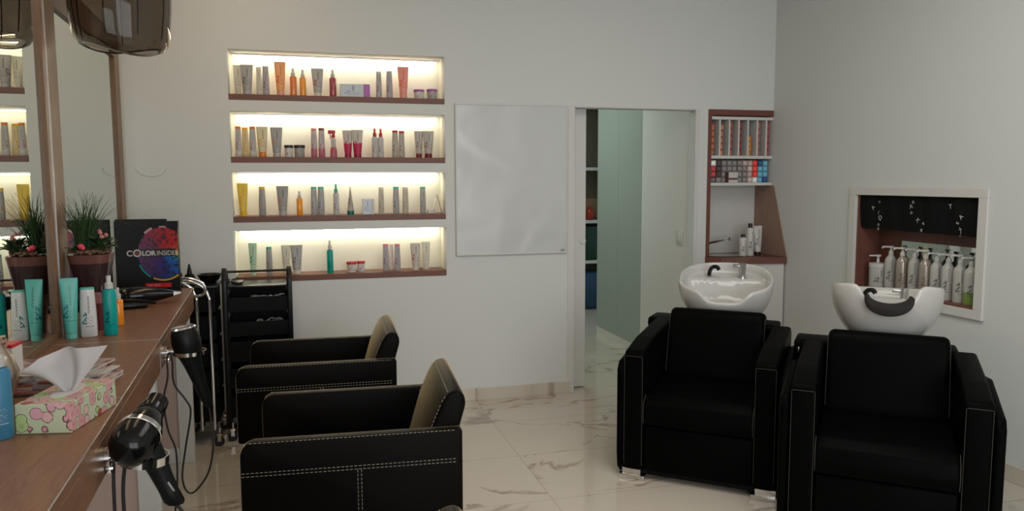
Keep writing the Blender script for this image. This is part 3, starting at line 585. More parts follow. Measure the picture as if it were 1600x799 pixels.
# ---------------- right wall niche ----------------
t = thing('niche_frame', 'white frame around the wall niche of pump bottles on the right wall', 'frame', (XR, 0, 0))
oy0, oy1, oz0, oz1 = 3.148, 4.182, 0.780, 1.468
bm = new_bm()
for lo, hi in (((-0.018, oy0, oz0), (-0.0005, oy1, WZ0)), ((-0.018, oy0, WZ1), (-0.0005, oy1, oz1)), ((-0.018, oy0, WZ0), (-0.0005, WY0, WZ1)), ((-0.018, WY1, WZ0), (-0.0005, oy1, WZ1))): bx(bm, lo, hi, 0.002, 1)
obj('casing', bm, WHITE, t)
bm = new_bm(); bx(bm, (-0.0005, WY0-0.001, WZ0-0.004), (0.17, WY1+0.001, WZ0+0.012), 0.001, 1); obj('shelf_board', bm, PANEL_WOOD, t)
bm = new_bm(); bx(bm, (0.001, WY1-0.012, WZ0+0.013), (0.17, WY1+0.012, WZ1)); bx(bm, (0.101, WY0-0.02, WZ0+0.013), (0.17, WY0-0.001, WZ1)); bx(bm, (0.101, WY0, WZ1-0.012), (0.17, WY1-0.013, WZ1+0.012)); obj('lining', bm, PANEL_WOOD, t, 0)
bm = new_bm(); bx(bm, (0.162, 3.92, WZ0+0.013), (0.17, WY1-0.013, WZ1-0.013)); bx(bm, (0.160, WY0, 1.140), (0.17, 3.919, WZ1-0.013)); obj('back_panel', bm, PANEL_WOOD, t, 0)
bm = new_bm(); bx(bm, (0.164, WY0, WZ0+0.013), (0.17, 3.919, 1.139)); obj('mirror', bm, mat('niche_mirror', (0.70, 0.76, 0.71), 0.0, 1.0), t, 0)
bm = new_bm(); bx(bm, (0.172, WY0-0.05, WZ0-0.02), (0.19, WY1+0.05, WZ1+0.05)); obj('cover', bm, WHITE, t, 0)
# black valance cloth with chalk-like writing
cl = thing('black_valance', 'black cloth valance with white lettering hanging across the wall niche', 'valance', (XR, 0, 0))
CL = mat('black_cloth', (0.006, 0.006, 0.007), 0.9)
bm = new_bm(); N = 60; front = []
for k in range(N+1):
    f = k/N; Y = 3.222+(4.118-3.222)*f; X = 0.010+0.006*math.sin(f*34)+0.004*math.sin(f*61+1)
    front.append((X, Y))
vv = [[bm.verts.new((x+dx, y, z+0.002*math.sin(y*40) if z < 1.3 else z)) for x, y in front] for z, dx in ((1.212, 0.012), (1.28, 0.003), (1.35, -0.002), (1.419, 0.0))]
for a, b in zip(vv, vv[1:]):
    for k in range(N): bm.faces.new((a[k], a[k+1], b[k+1], b[k]))
bmesh.ops.solidify(bm, geom=bm.faces[:], thickness=0.002)
obj('cloth', bm, CL, cl)
CH = mat('chalk_white', (0.45, 0.44, 0.42), 0.8)
def glyphs(name, pts):
    """letters as in the photo, each a little polyline; pts = list of (u, v, string, degrees)"""
    for k, (u, v, s, a) in enumerate(pts):
        q = atX(u, v, XR-0.001)
        M = Matrix.Translation((-0.0015, q.y, q.z)) @ Matrix.Rotation(R(-90), 4, 'Z') @ Matrix.Rotation(R(90), 4, 'X') @ Matrix.Rotation(R(a), 4, 'Z')
        text_mesh('letter', s, 0.036, CH, cl, M, 0.0004, align='CENTER')
zo = lambda x, y: (1330+x/7.262, 290+y/7.262)
glyphs('w', [(*zo(300, 195), '^', -70), (*zo(262, 262), 'A', 60), (*zo(310, 330), '/', 0), (*zo(322, 385), 'Q', -20), (*zo(300, 455), 'n', -50), (*zo(310, 508), 'v', 20),
             (*zo(710, 205), 'n', 30), (*zo(685, 260), 'A', 20), (*zo(695, 320), 'n', 60), (*zo(742, 410), 'K', -50), (*zo(826, 450), 'v', 30), (*zo(795, 525), 'x', 0),
             (*zo(1130, 265), 'T', 10), (*zo(1262, 375), 'A', 50), (*zo(1220, 435), 's', 70), (*zo(1252, 500), 'v', 80), (*zo(1250, 550), '/', 20), (*zo(1235, 590), '-', 0)])
# pump bottles
PWH = CM('pump_white', (0.46, 0.45, 0.41), (0.10, 0.10, 0.10)); PBG = CM('pump_beige', (0.36, 0.31, 0.26), (0.2, 0.17, 0.14), rough=0.25, metal=0.3); PGR = CM('pump_white_green', (0.46, 0.45, 0.41), (0.10, 0.10, 0.10), lower=(0.20, 0.29, 0.08), lz=0.42)
def pump_bottle(x, y, h, r, m, label, rz):
    t = thing('pump_bottle', label, 'pump bottle', (x, y, WZ0+0.0125), rz, 'pump bottles in the right wall niche')
    hb = h*0.80
    bm = new_bm(); lathe(bm, [(0, 0), (r*0.94, 0), (r, 0.006), (r, hb*0.80), (r*0.92, hb*0.87), (r*0.55, hb*0.95), (r*0.38, hb), (0, hb)], 28); obj('bottle_body', bm, m, t, 40)
    bm = new_bm(); lathe(bm, [(0, hb+0.0005), (r*0.42, hb+0.0005), (r*0.42, hb+0.02), (0.008, hb+0.024), (0.006, h-0.016), (0.017, h-0.014), (0.017, h-0.002), (0, h)], 18)
    bx(bm, (-0.052, -0.008, h-0.013), (0, 0.008, h-0.003), 0.003); bx(bm, (-0.054, -0.006, h-0.019), (-0.044, 0.006, h-0.008), 0.002); obj('pump_head', bm, K['white'] if m is not PBG else K['cream'], t, 40)
    return t
nl = ['white pump bottle next to the low jar in the wall niche', 'beige metallic pump bottle, second from the left in the wall niche', 'white pump bottle between the two beige ones in the wall niche', 'beige metallic pump bottle in the middle of the wall niche row', 'white pump bottle right of the middle beige one in the wall niche', 'white pump bottle, third from the right in the wall niche', 'white pump bottle, second from the right in the wall niche', 'white pump bottle with green base at the right end of the wall niche']
for k, (u, tv, X, m, hh_) in enumerate([(1393, 384, 3.505, PWH, .31), (1411, 386, 3.49, PBG, .295), (1430, 388, 3.50, PWH, .31), (1447.5, 390, 3.48, PBG, .30), (1465, 394, 3.49, PWH, .305), (1483, 396, 3.475, PWH, .31), (1502, 397.5, 3.465, PWH, .315), (1519, 401, 3.455, PGR, .31)]):
    q = atX(u, tv, X); pump_bottle(X, max(q.y, 3.242), q.z-(WZ0+0.0125) if q.z-(WZ0+0.0125) < .34 else .33, 0.034, m, nl[k], R(-35+9*math.sin(k*2.1)))
t = thing('pump_jar', 'low wide white pump jar at the left end of the wall niche', 'pump jar', (3.485, atX(1371, 430, 3.485).y, WZ0+0.0125), R(-20))
bm = new_bm(); lathe(bm, [(0, 0), (0.048, 0), (0.05, 0.005), (0.05, 0.125), (0, 0.125)], 28); obj('jar_body', bm, PWH, t, 40)
bm = new_bm(); lathe(bm, [(0, 0.1255), (0.053, 0.1255), (0.053, 0.15), (0.01, 0.155), (0.007, 0.19), (0.018, 0.192), (0.018, 0.203), (0, 0.204)], 28); bx(bm, (-0.055, -0.008, 0.192), (0, 0.008, 0.202), 0.003); obj('pump_lid', bm, K['white'], t, 40)

# ---------------- washing units ----------------
def bowl_mesh(dip):
    bm = new_bm(); NA = 72; A, B = 0.262, 0.262
    def rimz(th):    # th=0 points to the seated person (-y)
        d = abs((th+PI) % (2*PI)-PI)
        s = 1/(1+math.exp((d-0.36)/0.055))
        return 0.0-dip*s
    def prof(th):
        d = abs((th+PI) % (2*PI)-PI)
        rz = rimz(th); out = []
        front = math.exp(-(d/1.3)**2)
        base = -0.27
        # outer from bottom up, then rim, then inner down
        for f in (0, 0.12, 0.28, 0.45, 0.62, 0.8, 0.93):
            z = base+(rz-base)*f; k = math.sin(min(1, ((z-base)/0.24))*PI/2)
            out.append((0.46+0.54*k**0.75, z))
        k = out[-1][0]
        out += [(k*0.995, rz-0.004), (k*0.965, rz+0.003), (k*0.93, rz-0.003)]
        for f, kk in ((0.15, 0.905), (0.3, 0.89), (0.5, 0.86), (0.7, 0.80), (0.85, 0.72), (0.93, 0.62), (0.97, 0.52), (1.0, 0.42), (1.0, 0.32), (1.0, 0.22), (1.0, 0.1)):
            zin = -0.17; out.append((kk*min(1, k*1.01), (rz-0.01)+(zin-(rz-0.01))*f if rz > -0.08 else (rz-0.006)+(zin-(rz-0.006))*f))
        return out
    rings = []
    for i in range(NA):
        th = 2*PI*i/NA; pr = prof(th); ex = 2.5
        c, s = math.sin(th), -math.cos(th)
        cx = math.copysign(abs(c)**(2/ex), c); sx = math.copysign(abs(s)**(2/ex), s)
        rg = []
        for jj, (k, z) in enumerate(pr):
            if jj >= 10:
                f_ = max(0, min(1, (B*k*sx-0.055)/0.06)); f_ = f_*f_*(3-2*f_); z = z+(max(z, -0.055)-z)*f_
            rg.append(bm.verts.new((A*k*cx, B*k*sx, z)))
        rings.append(rg)
    for i in range(NA):
        a, b = rings[i], rings[(i+1) % NA]
        for j in range(len(a)-1): bm.faces.new((a[j], b[j], b[j+1], a[j+1]))
    bm.faces.new([r[0] for r in rings][::-1]); bm.faces.new([r[-1] for r in rings])
    return bm
def wash_unit(label, loc, rz, tilt, roll, front, dip, bz, dk):
    t = thing('wash_unit', label, 'wash chair', loc, rz)
    L = LEATHER
    for s in (-1, 1):
        bm = new_bm(); prism(bm, [(-0.005, 0.05), (-0.005, 0.645), (0.012, 0.665), (0.20, 0.70), (0.62, 0.735), (0.66, 0.70), (0.66, 0.05)], 'x', min(s*0.268, s*0.368), max(s*0.268, s*0.368), 0.016, 4)
        arm = obj('armrest', bm, L, t, 50)
        bm = new_bm(); tube(bm, [(s*0.272, -0.0052, 0.08), (s*0.272, -0.0052, 0.635), (s*0.276, -0.0052, 0.6385), (s*0.360, -0.0052, 0.6385), (s*0.364, -0.0052, 0.635), (s*0.364, -0.0052, 0.08)], 0.0008, 5); obj('stitching', bm, THREAD2, arm)
        bm = new_bm(); prism(bm, [(0.035, 0.03), (0.02, 0.12), (0.02, 0.56), (0.05, 0.60), (0.45, 0.66), (0.70, 0.62), (0.70, 0.03)], 'x', min(s*0.372, s*0.414), max(s*0.372, s*0.414), 0.014, 3)
        sp_ = obj('side_panel', bm, L, t, 50)
        bm = new_bm(); tube(bm, [(s*0.4145, 0.05, 0.07), (s*0.4145, 0.045, 0.55), (s*0.4145, 0.07, 0.585), (s*0.4145, 0.44, 0.640)], 0.0014, 5); obj('stitching', bm, THREAD2, sp_)
        bm = new_bm(); bx(bm, (min(s*0.26, s*0.395), 0.0, 0.0), (max(s*0.26, s*0.395), 0.05, 0.022), 0.003); bx(bm, (min(s*0.28, s*0.375), 0.01, 0.022), (max(s*0.28, s*0.375), 0.04, 0.052)); obj('foot', bm, CHROME, t)
    bm = new_bm(); prism(bm, [(0.0, 0.29), (-0.012, 0.34), (0.0, 0.405), (0.05, 0.44), (0.45, 0.46), (0.50, 0.44), (0.50, 0.28)], 'x', -0.264, 0.264, 0.012, 4)
    st = obj('seat', bm, L, t, 50)
    for s in (-1, 1):
        bm = new_bm(); tube(bm, [(s*0.2645, -0.002, 0.30), (s*0.2645, -0.013, 0.34), (s*0.2645, -0.004, 0.405), (s*0.2645, 0.04, 0.438)], 0.0012, 5); obj('stitching', bm, THREAD2, st)
    bm = new_bm(); bx(bm, (-0.263, 0.012, 0.05), (0.263, 0.10, 0.282), 0.008); obj('front_panel', bm, L, t, 50)
    bm = new_bm(); prism(bm, [(0.40, 0.40), (0.375, 0.47), (0.42, 0.64), (0.455, 0.79), (0.49, 0.82), (0.55, 0.81), (0.57, 0.78), (0.54, 0.40)], 'x', -0.250, 0.250, 0.025, 5); bk = obj('backrest', bm, L, t, 50)
    for s in (-1, 1):
        bm = new_bm(); tube(bm, [(s*0.2505, 0.39, 0.48), (s*0.2505, 0.435, 0.65), (s*0.2505, 0.47, 0.79)], 0.0008, 5); obj('stitching', bm, THREAD2, bk)
    bm = new_bm(); bx(bm, (-0.267, 0.545, 0.06), (0.267, 0.60, 0.655), 0.01); obj('rear_panel', bm, L, t, 50)
    bm = new_bm(); bx(bm, (-0.40, 0.03, 0.025), (0.40, 0.68, 0.055), 0.004); obj('base', bm, BLACKM, t)
    bm = new_bm(); prism(bm, [(0.59, 0.70), (0.60, 0.735), (0.78, 0.735), (0.80, 0.70), (0.78, 0.62), (0.64, 0.60)], 'x', -0.412, 0.30, 0.015, 3); cb = obj('crossbar', bm, L, t, 50)
    for x in (-0.388, -0.368):
        bm = new_bm(); bx(bm, (x-0.004, 0.586, 0.665), (x+0.004, 0.5945, 0.70), 0.001); obj('hinge_pin', bm, CHROME, cb)
    bm = new_bm(); bx(bm, (-0.16, 0.665, 0.0), (0.16, 0.93, 0.598), 0.02); bx(bm, (-0.09, 0.72, 0.598), (0.09, 0.90, 0.70), 0.01); obj('pedestal', bm, BLACKM, t)
    # basin, tilted about its own axis
    BM = Matrix.Translation((-0.01, 0.79, bz)) @ Matrix.Rotation(roll, 4, 'Z') @ Matrix.Rotation(tilt, 4, 'X')
    bm = bowl_mesh(dip); bm.transform(Matrix.Diagonal((0.95 if front else 1.0, 1.0, 1.0, 1.0))); bm.transform(BM); bs = obj('basin', bm, CERAMIC, t, 80)
    bm = new_bm(); n = 16
    up_ = [(0.086*math.sin(-PI/2*1.0+PI*k/n), -0.045-0.040*math.cos(-PI/2+PI*k/n)) for k in range(n+1)]
    lo_ = [(0.104*math.sin(-PI/2+PI*k/n), -0.058-0.088*math.cos(-PI/2+PI*k/n)**0.8 if 0 < k < n else -0.058) for k in range(n+1)]
    prism(bm, up_+lo_[::-1], 'y', -0.286, -0.215, 0.006, 2); bm.transform(BM)
    if front: obj('neck_rest', bm, DARKRUB, bs, 40)
    else: bm.free()
    # rear deck with shower and mixer
    bm = new_bm(); lathe(bm, [(0, 0), (0.022, 0), (0.022, 0.008), (0.012, 0.012), (0, 0.012)], 18, (-0.10, 0.150, -0.054+dk)); bm.transform(BM); sh = obj('shower_holder', bm, CHROME, bs)
    bm = new_bm(); tube(bm, [(-0.10, 0.15, -0.042+dk), (-0.095, 0.145, -0.015+dk), (-0.08, 0.135, 0.012+dk), (-0.055, 0.125, 0.017+dk), (-0.042, 0.12, 0.001+dk)], 0.012, 10, 4); bm.transform(BM); obj('shower_head', bm, GLOSSB, bs)
    bm = new_bm(); lathe(bm, [(0, 0), (0.024, 0), (0.022, 0.004), (0.019, 0.03), (0.021, 0.07), (0.022, 0.085), (0, 0.088)], 20, (0.09, 0.150, -0.054+dk)); bx(bm, (0.035, 0.135, 0.012+dk), (0.085, 0.16, 0.026+dk), 0.004)
    bm.transform(BM); obj('mixer_tap', bm, STEEL, bs)
    return t
WR = -math.atan2(0.648, 0.762)
wash_unit('black leather wash chair with white basin tilted forward, standing by the doorway', (1.812, 3.268, 0), WR, R(13), R(8), False, 0.062, 0.962, 0)
wash_unit('black leather wash chair with dark neck rest on its basin, nearer the wall niche', (2.235, 2.495, 0), WR, R(-9), R(2), True, 0.118, 0.995, -0.035)

# ---------------- styling chairs ----------------
def stitch_row(bm, a, b, d=0.009, gap=0.005, w=0.0012, r=0.0008):
    a, b = Vector(a), Vector(b); L = (b-a).length; n = int(L/(d+gap)); u = (b-a)/L
    for k in range(n): tube(bm, [a+u*(k*(d+gap)), a+u*(k*(d+gap)+d)], r, 4)
def styling_chair(label, loc, rz):
    """origin on the floor under the middle; front towards -x; width along y"""
    t = thing('styling_chair', label, 'salon chair', loc, rz, 'black styling chairs along the mirror counter')
    Lh, W, T = 0.355, 0.305, 0.055
    for s in (-1, 1):
        y0, y1 = sorted((s*W, s*(W-T)))
        bm = new_bm(); prism(bm, [(-Lh, 0.345), (-Lh, 0.655), (-Lh+0.012, 0.683), (-Lh+0.04, 0.695), (Lh, 0.695), (Lh, 0.345)], 'y', y0, y1, 0.010, 3)
        arm = obj('armrest', bm, CHAIR_LEATHER, t, 50)
        bm = new_bm(); yo = s*(W+0.0004)
        for dz in (0, 0.011): stitch_row(bm, (-Lh+0.005, yo, 0.586+dz), (Lh-0.005, yo, 0.586+dz))
        for dx in (0.0, 0.012): stitch_row(bm, (0.01+dx, yo, 0.584), (0.01+dx, yo, 0.36))
        obj('stitching', bm, THREAD, arm); bm = new_bm()
        stitch_row(bm, (-Lh+0.03, s*(W-0.004), 0.6925), (Lh-0.01, s*(W-0.004), 0.6935)); obj('stitching', bm, THREAD, arm); bm = new_bm()
        stitch_row(bm, (-Lh-0.0003, s*(W-0.008), 0.65), (-Lh-0.0003, s*(W-0.008), 0.36))
        obj('stitching', bm, THREAD, arm)
    bm = new_bm(); bx(bm, (-Lh+0.02, -W+T+0.001, 0.36), (0.25, W-T-0.001, 0.50), 0.02, 4); obj('seat', bm, CHAIR_LEATHER, t, 50)
    bi = W-T-0.001
    bm = new_bm(); prism(bm, [(0.20, 0.50), (0.252, 0.68), (0.293, 0.775), (0.315, 0.805), (0.345, 0.815), (0.368, 0.80), (0.376, 0.765), (0.352, 0.68), (0.352, 0.36), (0.24, 0.36)], 'y', -bi, bi, 0.014, 4)
    bk = obj('backrest', bm, CHAIR_LEATHER, t, 60)
    for s in (-1, 1):
        bm = new_bm(); y = s*(bi-0.003)
        for a, b in (((0.252, 0.68), (0.293, 0.775)), ((0.293, 0.775), (0.313, 0.806)), ((0.377, 0.765), (0.353, 0.68))): stitch_row(bm, (a[0]-0.0005 if a[0] < .34 else a[0]+0.0005, y, a[1]), (b[0]-0.0005 if b[0] < .34 else b[0]+0.0005, y, b[1]))
        obj('stitching', bm, THREAD, bk)
    bm = new_bm(); stitch_row(bm, (0.3135, -bi+0.01, 0.8065), (0.3135, bi-0.01, 0.8065)); obj('stitching', bm, THREAD, bk)
    bm = new_bm(); bx(bm, (-0.20, -0.2, 0.325), (0.25, 0.2, 0.359), 0.004); obj('underframe', bm, BLACKM, t)
    bm = new_bm(); lathe(bm, [(0, 0.012), (0.035, 0.012), (0.035, 0.20), (0.026, 0.205), (0.026, 0.3245), (0, 0.3245)], 20); obj('gas_lift', bm, CHROME, t)
    bm = new_bm(); bx(bm, (-0.23, -0.23, 0), (0.23, 0.23, 0.0115), 0.004); obj('floor_plate', bm, STEEL, t)
    return t
ca = styling_chair('black leather styling chair with pale stitching, nearest fully seen one at the mirror counter', (0.150, 2.757, 0), R(-4.0))
dup(ca, (0.045, 3.81, 0), R(-2.5), 'black leather styling chair standing farther away beside the black trolleys')
dup(ca, (-0.068, 1.375, 0), R(-4.0), 'styling chair whose backrest top just shows at the bottom edge of the photo')

# ---------------- mirror counter ----------------
CTOP = 0.95
def cx(Y): return -0.448-0.0507*(Y-1.444)      # front line
units = [(1.0, 2.176, 'near'), (2.182, 2.96, 'middle'), (2.966, 4.376, 'far')]
for a, b, wd in units:
    t = thing('mirror_counter', f'{wd} section of the wood grain styling counter along the mirrors', 'counter', (0, 0, 0), 0, 'styling counter sections')
    bm = new_bm(); prism(bm, [(cx(a), a), (cx(b), b), (lx(b)+0.002, b), (lx(a)+0.002, a)], 'z', CTOP-0.028, CTOP, 0.0015, 1); obj('countertop', bm, OAK, t, 0)
    bm = new_bm(); prism(bm, [(cx(a)-0.001, a), (cx(b)-0.001, b), (cx(b)-0.022, b), (cx(a)-0.022, a)], 'z', CTOP-0.118, CTOP-0.0285, 0.001, 1); obj('apron', bm, OAK, t, 0)
    bm = new_bm(); bx(bm, (lx(a)+0.06, a+0.003, CTOP-0.10), (cx(b)-0.03, b-0.003, CTOP-0.029)); obj('underside', bm, WHITE, t, 0)
EDGE = mat('aluminium_edge', (0.62, 0.60, 0.57), 0.3, 0.9)
for Y, wd in ((2.179, 'near'), (2.963, 'far')):
    bm = new_bm(); bx(bm, (lx(Y)+0.03, Y-0.0025, CTOP-0.028), (cx(Y)+0.001, Y+0.0025, CTOP+0.001)); bx(bm, (cx(Y)-0.02, Y-0.0025, CTOP-0.118), (cx(Y)+0.001, Y+0.0025, CTOP-0.028))
    tag(obj('metal_joint_strip', bm, EDGE, smooth=0), f'thin silver strip across the counter at the {wd} seam', 'trim strip')
bm = new_bm(); tube(bm, [(cx(1.0)+0.0003, 1.0, CTOP+0.0002), (cx(4.376)+0.0003, 4.376, CTOP+0.0002)], 0.0016, 6); tag(obj('edge_strip', bm, EDGE), 'thin pale strip along the front edge of the counter', 'trim strip')
for Y, wd in ((2.99, 'middle'), (4.345, 'far')):
    x1 = cx(Y)-0.024; x0 = lx(Y)+0.003
    t = thing('support_panel', f'white and blush support panel under the {"far end" if wd == "far" else "middle seam"} of the counter', 'support panel', ((x0+x1)/2, Y, 0)); hw_ = (x1-x0)/2
    bm = new_bm(); bx(bm, (hw_-0.075, -0.02, 0), (hw_, 0.02, CTOP-0.119), 0.002, 1); bx(bm, (-hw_, -0.02, 0), (-hw_+0.06, 0.02, CTOP-0.119), 0.002, 1); bx(bm, (-hw_+0.06, -0.016, 0), (hw_-0.075, 0.016, 0.085), 0.002, 1); obj('frame', bm, WHITE, t)
    bm = new_bm(); bx(bm, (-hw_+0.0605, -0.010, 0.0855), (hw_-0.0755, 0.010, CTOP-0.119)); obj('infill', bm, PINK, t, 0)
# mirrors: glass plane parallel to the left wall
GX = lambda Y, off=0.0: -0.90-0.0475*(Y-3.2)+off
def slab(bm, Y0, Y1, z0, z1, o0, o1): prism(bm, [(GX(Y0, o0), Y0), (GX(Y1, o0), Y1), (GX(Y1, o1), Y1), (GX(Y0, o1), Y0)], 'z', z0, z1)
def wall_mirror(Y0, Y1, label, wl, wr):
    t = thing('wall_mirror', label, 'mirror', (0, 0, 0), 0, 'tall framed mirrors above the counter')
    zt = 2.175
    bm = new_bm(); slab(bm, Y0+0.01, Y1-0.01, CTOP+0.012, zt+0.02, -0.010, 0.0); obj('glass', bm, MIRROR, t, 0)
    bm = new_bm()
    slab(bm, Y0, Y0+wl, CTOP+0.001, zt+0.12, -0.012, 0.013); slab(bm, Y1-wr, Y1, CTOP+0.001, zt+0.12, -0.012, 0.013)
    slab(bm, Y0+wl, Y1-wr, zt, zt+0.12, -0.012, 0.013); slab(bm, Y0+wl, Y1-wr, CTOP+0.001, CTOP+0.022, -0.012, 0.013); obj('frame', bm, FRAME_WOOD, t, 0)
wall_mirror(1.75, 3.125, 'near tall mirror in a wood frame, the one reflecting the lit shelves', 0.10, 0.04)
wall_mirror(3.132, 4.62, 'far tall mirror in a wood frame behind the potted plant', 0.15, 0.13)
bm = new_bm(); slab(bm, 3.1253, 3.1317, CTOP+0.001, 2.295, -0.012, 0.0165); tag(obj('metal_joint_strip', bm, EDGE, smooth=0), 'upright silver strip between the two mirror frames', 'trim strip')

# ---------------- things on the counter ----------------
CT = CTOP+0.0008
def on_counter(u, v):
    d = RT*((u-800)/FPX)-UP*((v-399.5)/FPX)+FWD; tt_ = (CT-H)/d.z; return Vector((0, 0, H))+d*tt_
tealtube = CM('teal_clear_tube', (0.10, 0.44, 0.38), (0.0, 0.13, 0.15), band=(0.02, 0.15, 0.15), lower=None); whitevol = CM('white_volume_bottle', (0.62, 0.62, 0.60), (0.02, 0.16, 0.20)); tealsp = CM('solid_teal_bottle', (0.0, 0.31, 0.28), (0.0, 0.07, 0.10), band=(0.0, 0.08, 0.1))
q = on_counter(112, 529); t = thing('product_tube', 'translucent teal tube on the counter in front of the mirror frame', 'tube', q, R(12)); mk_tube(t, 0.222, 0.060, tealtube, caps('teal_clear', (0.16, 0.50, 0.42)), 0.10)
q = on_counter(140, 526); t = thing('product_bottle', 'white shampoo bottle with teal cap beside the teal tube', 'bottle', q, R(12)); mk_bottle(t, 0.183, 0.056, whitevol, K['teal'], 0.04)
q = on_counter(174, 523); t = thing('spray_bottle', 'solid teal spray bottle with white cap on the counter', 'spray bottle', q, R(12)); mk_spray(t, 0.222, 0.048, tealsp, K['white'], 0.78)
q = on_counter(186, 508); t = thing('spray_bottle', 'amber orange spray bottle behind the teal one on the counter', 'spray bottle', q, R(12)); mk_spray(t, 0.15, 0.038, mat('amber_clear', (0.80, 0.25, 0.01), 0.1, coat=0.5), K['white'], 0.70)
q = on_counter(157, 512); t = thing('product_tube', 'thin peach tube partly hidden between the white and teal bottles', 'tube', q, R(12)); mk_tube(t, 0.19, 0.042, CM('peach_tube', (0.70, 0.42, 0.25), (0.35, 0.12, 0.05)), K['peach'], 0.10)
# potted plant
PX_, PY_ = -0.800, 3.235
t = thing('potted_plant', 'grass and flowering succulent in a tapered layered glass vase by the mirror', 'potted plant', (PX_, PY_, CT))
VL = mat('vase_layers', (0.05, 0.02, 0.02), 0.3, coat=0.6); nt = NT(VL); g = nt.add('ShaderNodeTexCoord').outputs['Object']; sep = nt.add('ShaderNodeSeparateXYZ'); nt.l.new(g, sep.inputs[0])
zz = nt.math('ADD', sep.outputs[2], nt.math('MULTIPLY', nt.noise(g, 14, 2), 0.02)); nt.l.new(nt.ramp(nt.math('MULTIPLY', zz, 3.2), [(0.0, (0.14, 0.02, 0.03)), (0.36, (0.16, 0.025, 0.035)), (0.37, (0.36, 0.15, 0.16)), (0.50, (0.42, 0.20, 0.20)), (0.51, (0.03, 0.012, 0.012)), (0.86, (0.045, 0.018, 0.018)), (0.87, (0.14, 0.055, 0.045))]), nt.b.inputs['Base Color'])
nt.n['Color Ramp'].color_ramp.interpolation = 'CONSTANT'
bm = new_bm(); loft(bm, [rrect(0.036+(0.078-0.036)*(f**1.35), 0.036+(0.078-0.036)*(f**1.35), 0.295*f, 32, 3.0) for f in (0, 0.15, 0.3, 0.45, 0.6, 0.75, 0.9, 1.0)]); obj('vase', bm, VL, t, 50)
bm = new_bm()
for k in range(70):
    a = random.uniform(0, 2*PI); r = 0.068*math.sqrt(random.random()); M = Matrix.Translation((r*math.cos(a), r*math.sin(a), 0.302+random.uniform(-0.004, 0.012))) @ Matrix.Rotation(random.uniform(0, 6), 4, 'Z') @ Matrix.Rotation(random.uniform(-.6, .6), 4, 'X')
    bx(bm, (-0.013, -0.006, -0.003), (0.013, 0.006, 0.003), 0.002, 1, M)
tag_ = obj('bark_chips', bm, mat('bark', (0.16, 0.09, 0.055), 0.8), t); tag_['kind'] = 'stuff'
GR = mat('grass_green', (0.028, 0.07, 0.022), 0.5); LG = mat('succulent_leaf', (0.035, 0.07, 0.025), 0.4)
bm = new_bm()
def blade(bm, p0, az, lean, L, wdt, droop):
    P0 = Vector(p0); n = 9; pts = []; dirv = Vector((math.cos(az), math.sin(az), 0)); ang = lean
    p = P0.copy()
    for k in range(n+1):
        pts.append(p.copy()); ang += droop/n*(0.4+1.2*k/n); p = p+(dirv*math.sin(ang)+Vector((0, 0, math.cos(ang))))*(L/n)
    side = Vector((-math.sin(az), math.cos(az), 0)); prev = None
    for k, q in enumerate(pts):
        wv = wdt*(1-(k/n)**1.6)*0.5+0.0003; up_ = Vector((0, 0, 0.0006)); a = bm.verts.new(q-side*wv); b = bm.verts.new(q+side*wv); c = bm.verts.new(q+dirv*0.0010)
        if prev:
            bm.faces.new((prev[0], prev[1], b, a)); bm.faces.new((prev[1], prev[2], c, b)); bm.faces.new((prev[2], prev[0], a, c))
        prev = (a, b, c)
for k in range(150):
    cxx, cyy_ = (-0.012, 0.01) if k % 3 else (-0.035, 0.0)
    blade(bm, (cxx+random.gauss(0, 0.010), cyy_+random.gauss(0, 0.010), 0.30), random.uniform(0, 2*PI), random.uniform(0.02, 0.35), random.uniform(0.13, 0.25), random.uniform(0.003, 0.005), random.uniform(0.15, 0.9))
for k in range(16): blade(bm, (-0.01+random.gauss(0, 0.008), random.gauss(0, 0.008), 0.30), random.uniform(0, 2*PI), random.uniform(0.15, 0.5), random.uniform(0.24, 0.36), 0.0022, random.uniform(1.2, 2.4))
for v in bm.verts: v.co.x = max(v.co.x, GX(PY_+v.co.y, 0.018)-PX_)
o_ = obj('grass', bm, GR, t); o_['kind'] = 'stuff'
bm = new_bm()
def leaf(bm, c, az, el, L, wv):
    M = Matrix.Translation(c) @ Matrix.Rotation(az, 4, 'Z') @ Matrix.Rotation(-el, 4, 'Y')
    n = 6; top = []; bot = []
    for k in range(n+1):
        f = k/n; x = L*f; wd = wv*math.sin(PI*min(1, f*0.92+0.08))*0.5+0.0005; z = 0.12*L*math.sin(f*PI)
        top.append((bm.verts.new(M @ Vector((x, -wd, z))), bm.verts.new(M @ Vector((x, 0, z+0.003))), bm.verts.new(M @ Vector((x, wd, z)))))
        bot.append(bm.verts.new(M @ Vector((x, 0, z-0.002))))
    for k in range(n):
        a, b = top[k], top[k+1]
        bm.faces.new((a[0], b[0], b[1], a[1])); bm.faces.new((a[1], b[1], b[2], a[2])); bm.faces.new((a[0], bot[k], bot[k+1], b[0])); bm.faces.new((a[2], b[2], bot[k+1], bot[k]))
for k in range(34):
    a = random.uniform(0, 2*PI); leaf(bm, Vector((0.042+0.014*math.cos(a), -0.01+0.02*math.sin(a), 0.305+random.uniform(0, 0.035))), a, random.uniform(-0.1, 0.9), random.uniform(0.03, 0.05), 0.026)
for k in range(14):
    a = random.uniform(0, 2*PI); leaf(bm, Vector((-0.045+0.01*math.cos(a), -0.02+0.01*math.sin(a), 0.305+random.uniform(0, 0.02))), a, random.uniform(0, 0.7), 0.035, 0.02)
for v in bm.verts: v.co.x = max(v.co.x, GX(PY_+v.co.y, 0.018)-PX_)
o_ = obj('leaves', bm, LG, t); o_['kind'] = 'stuff'
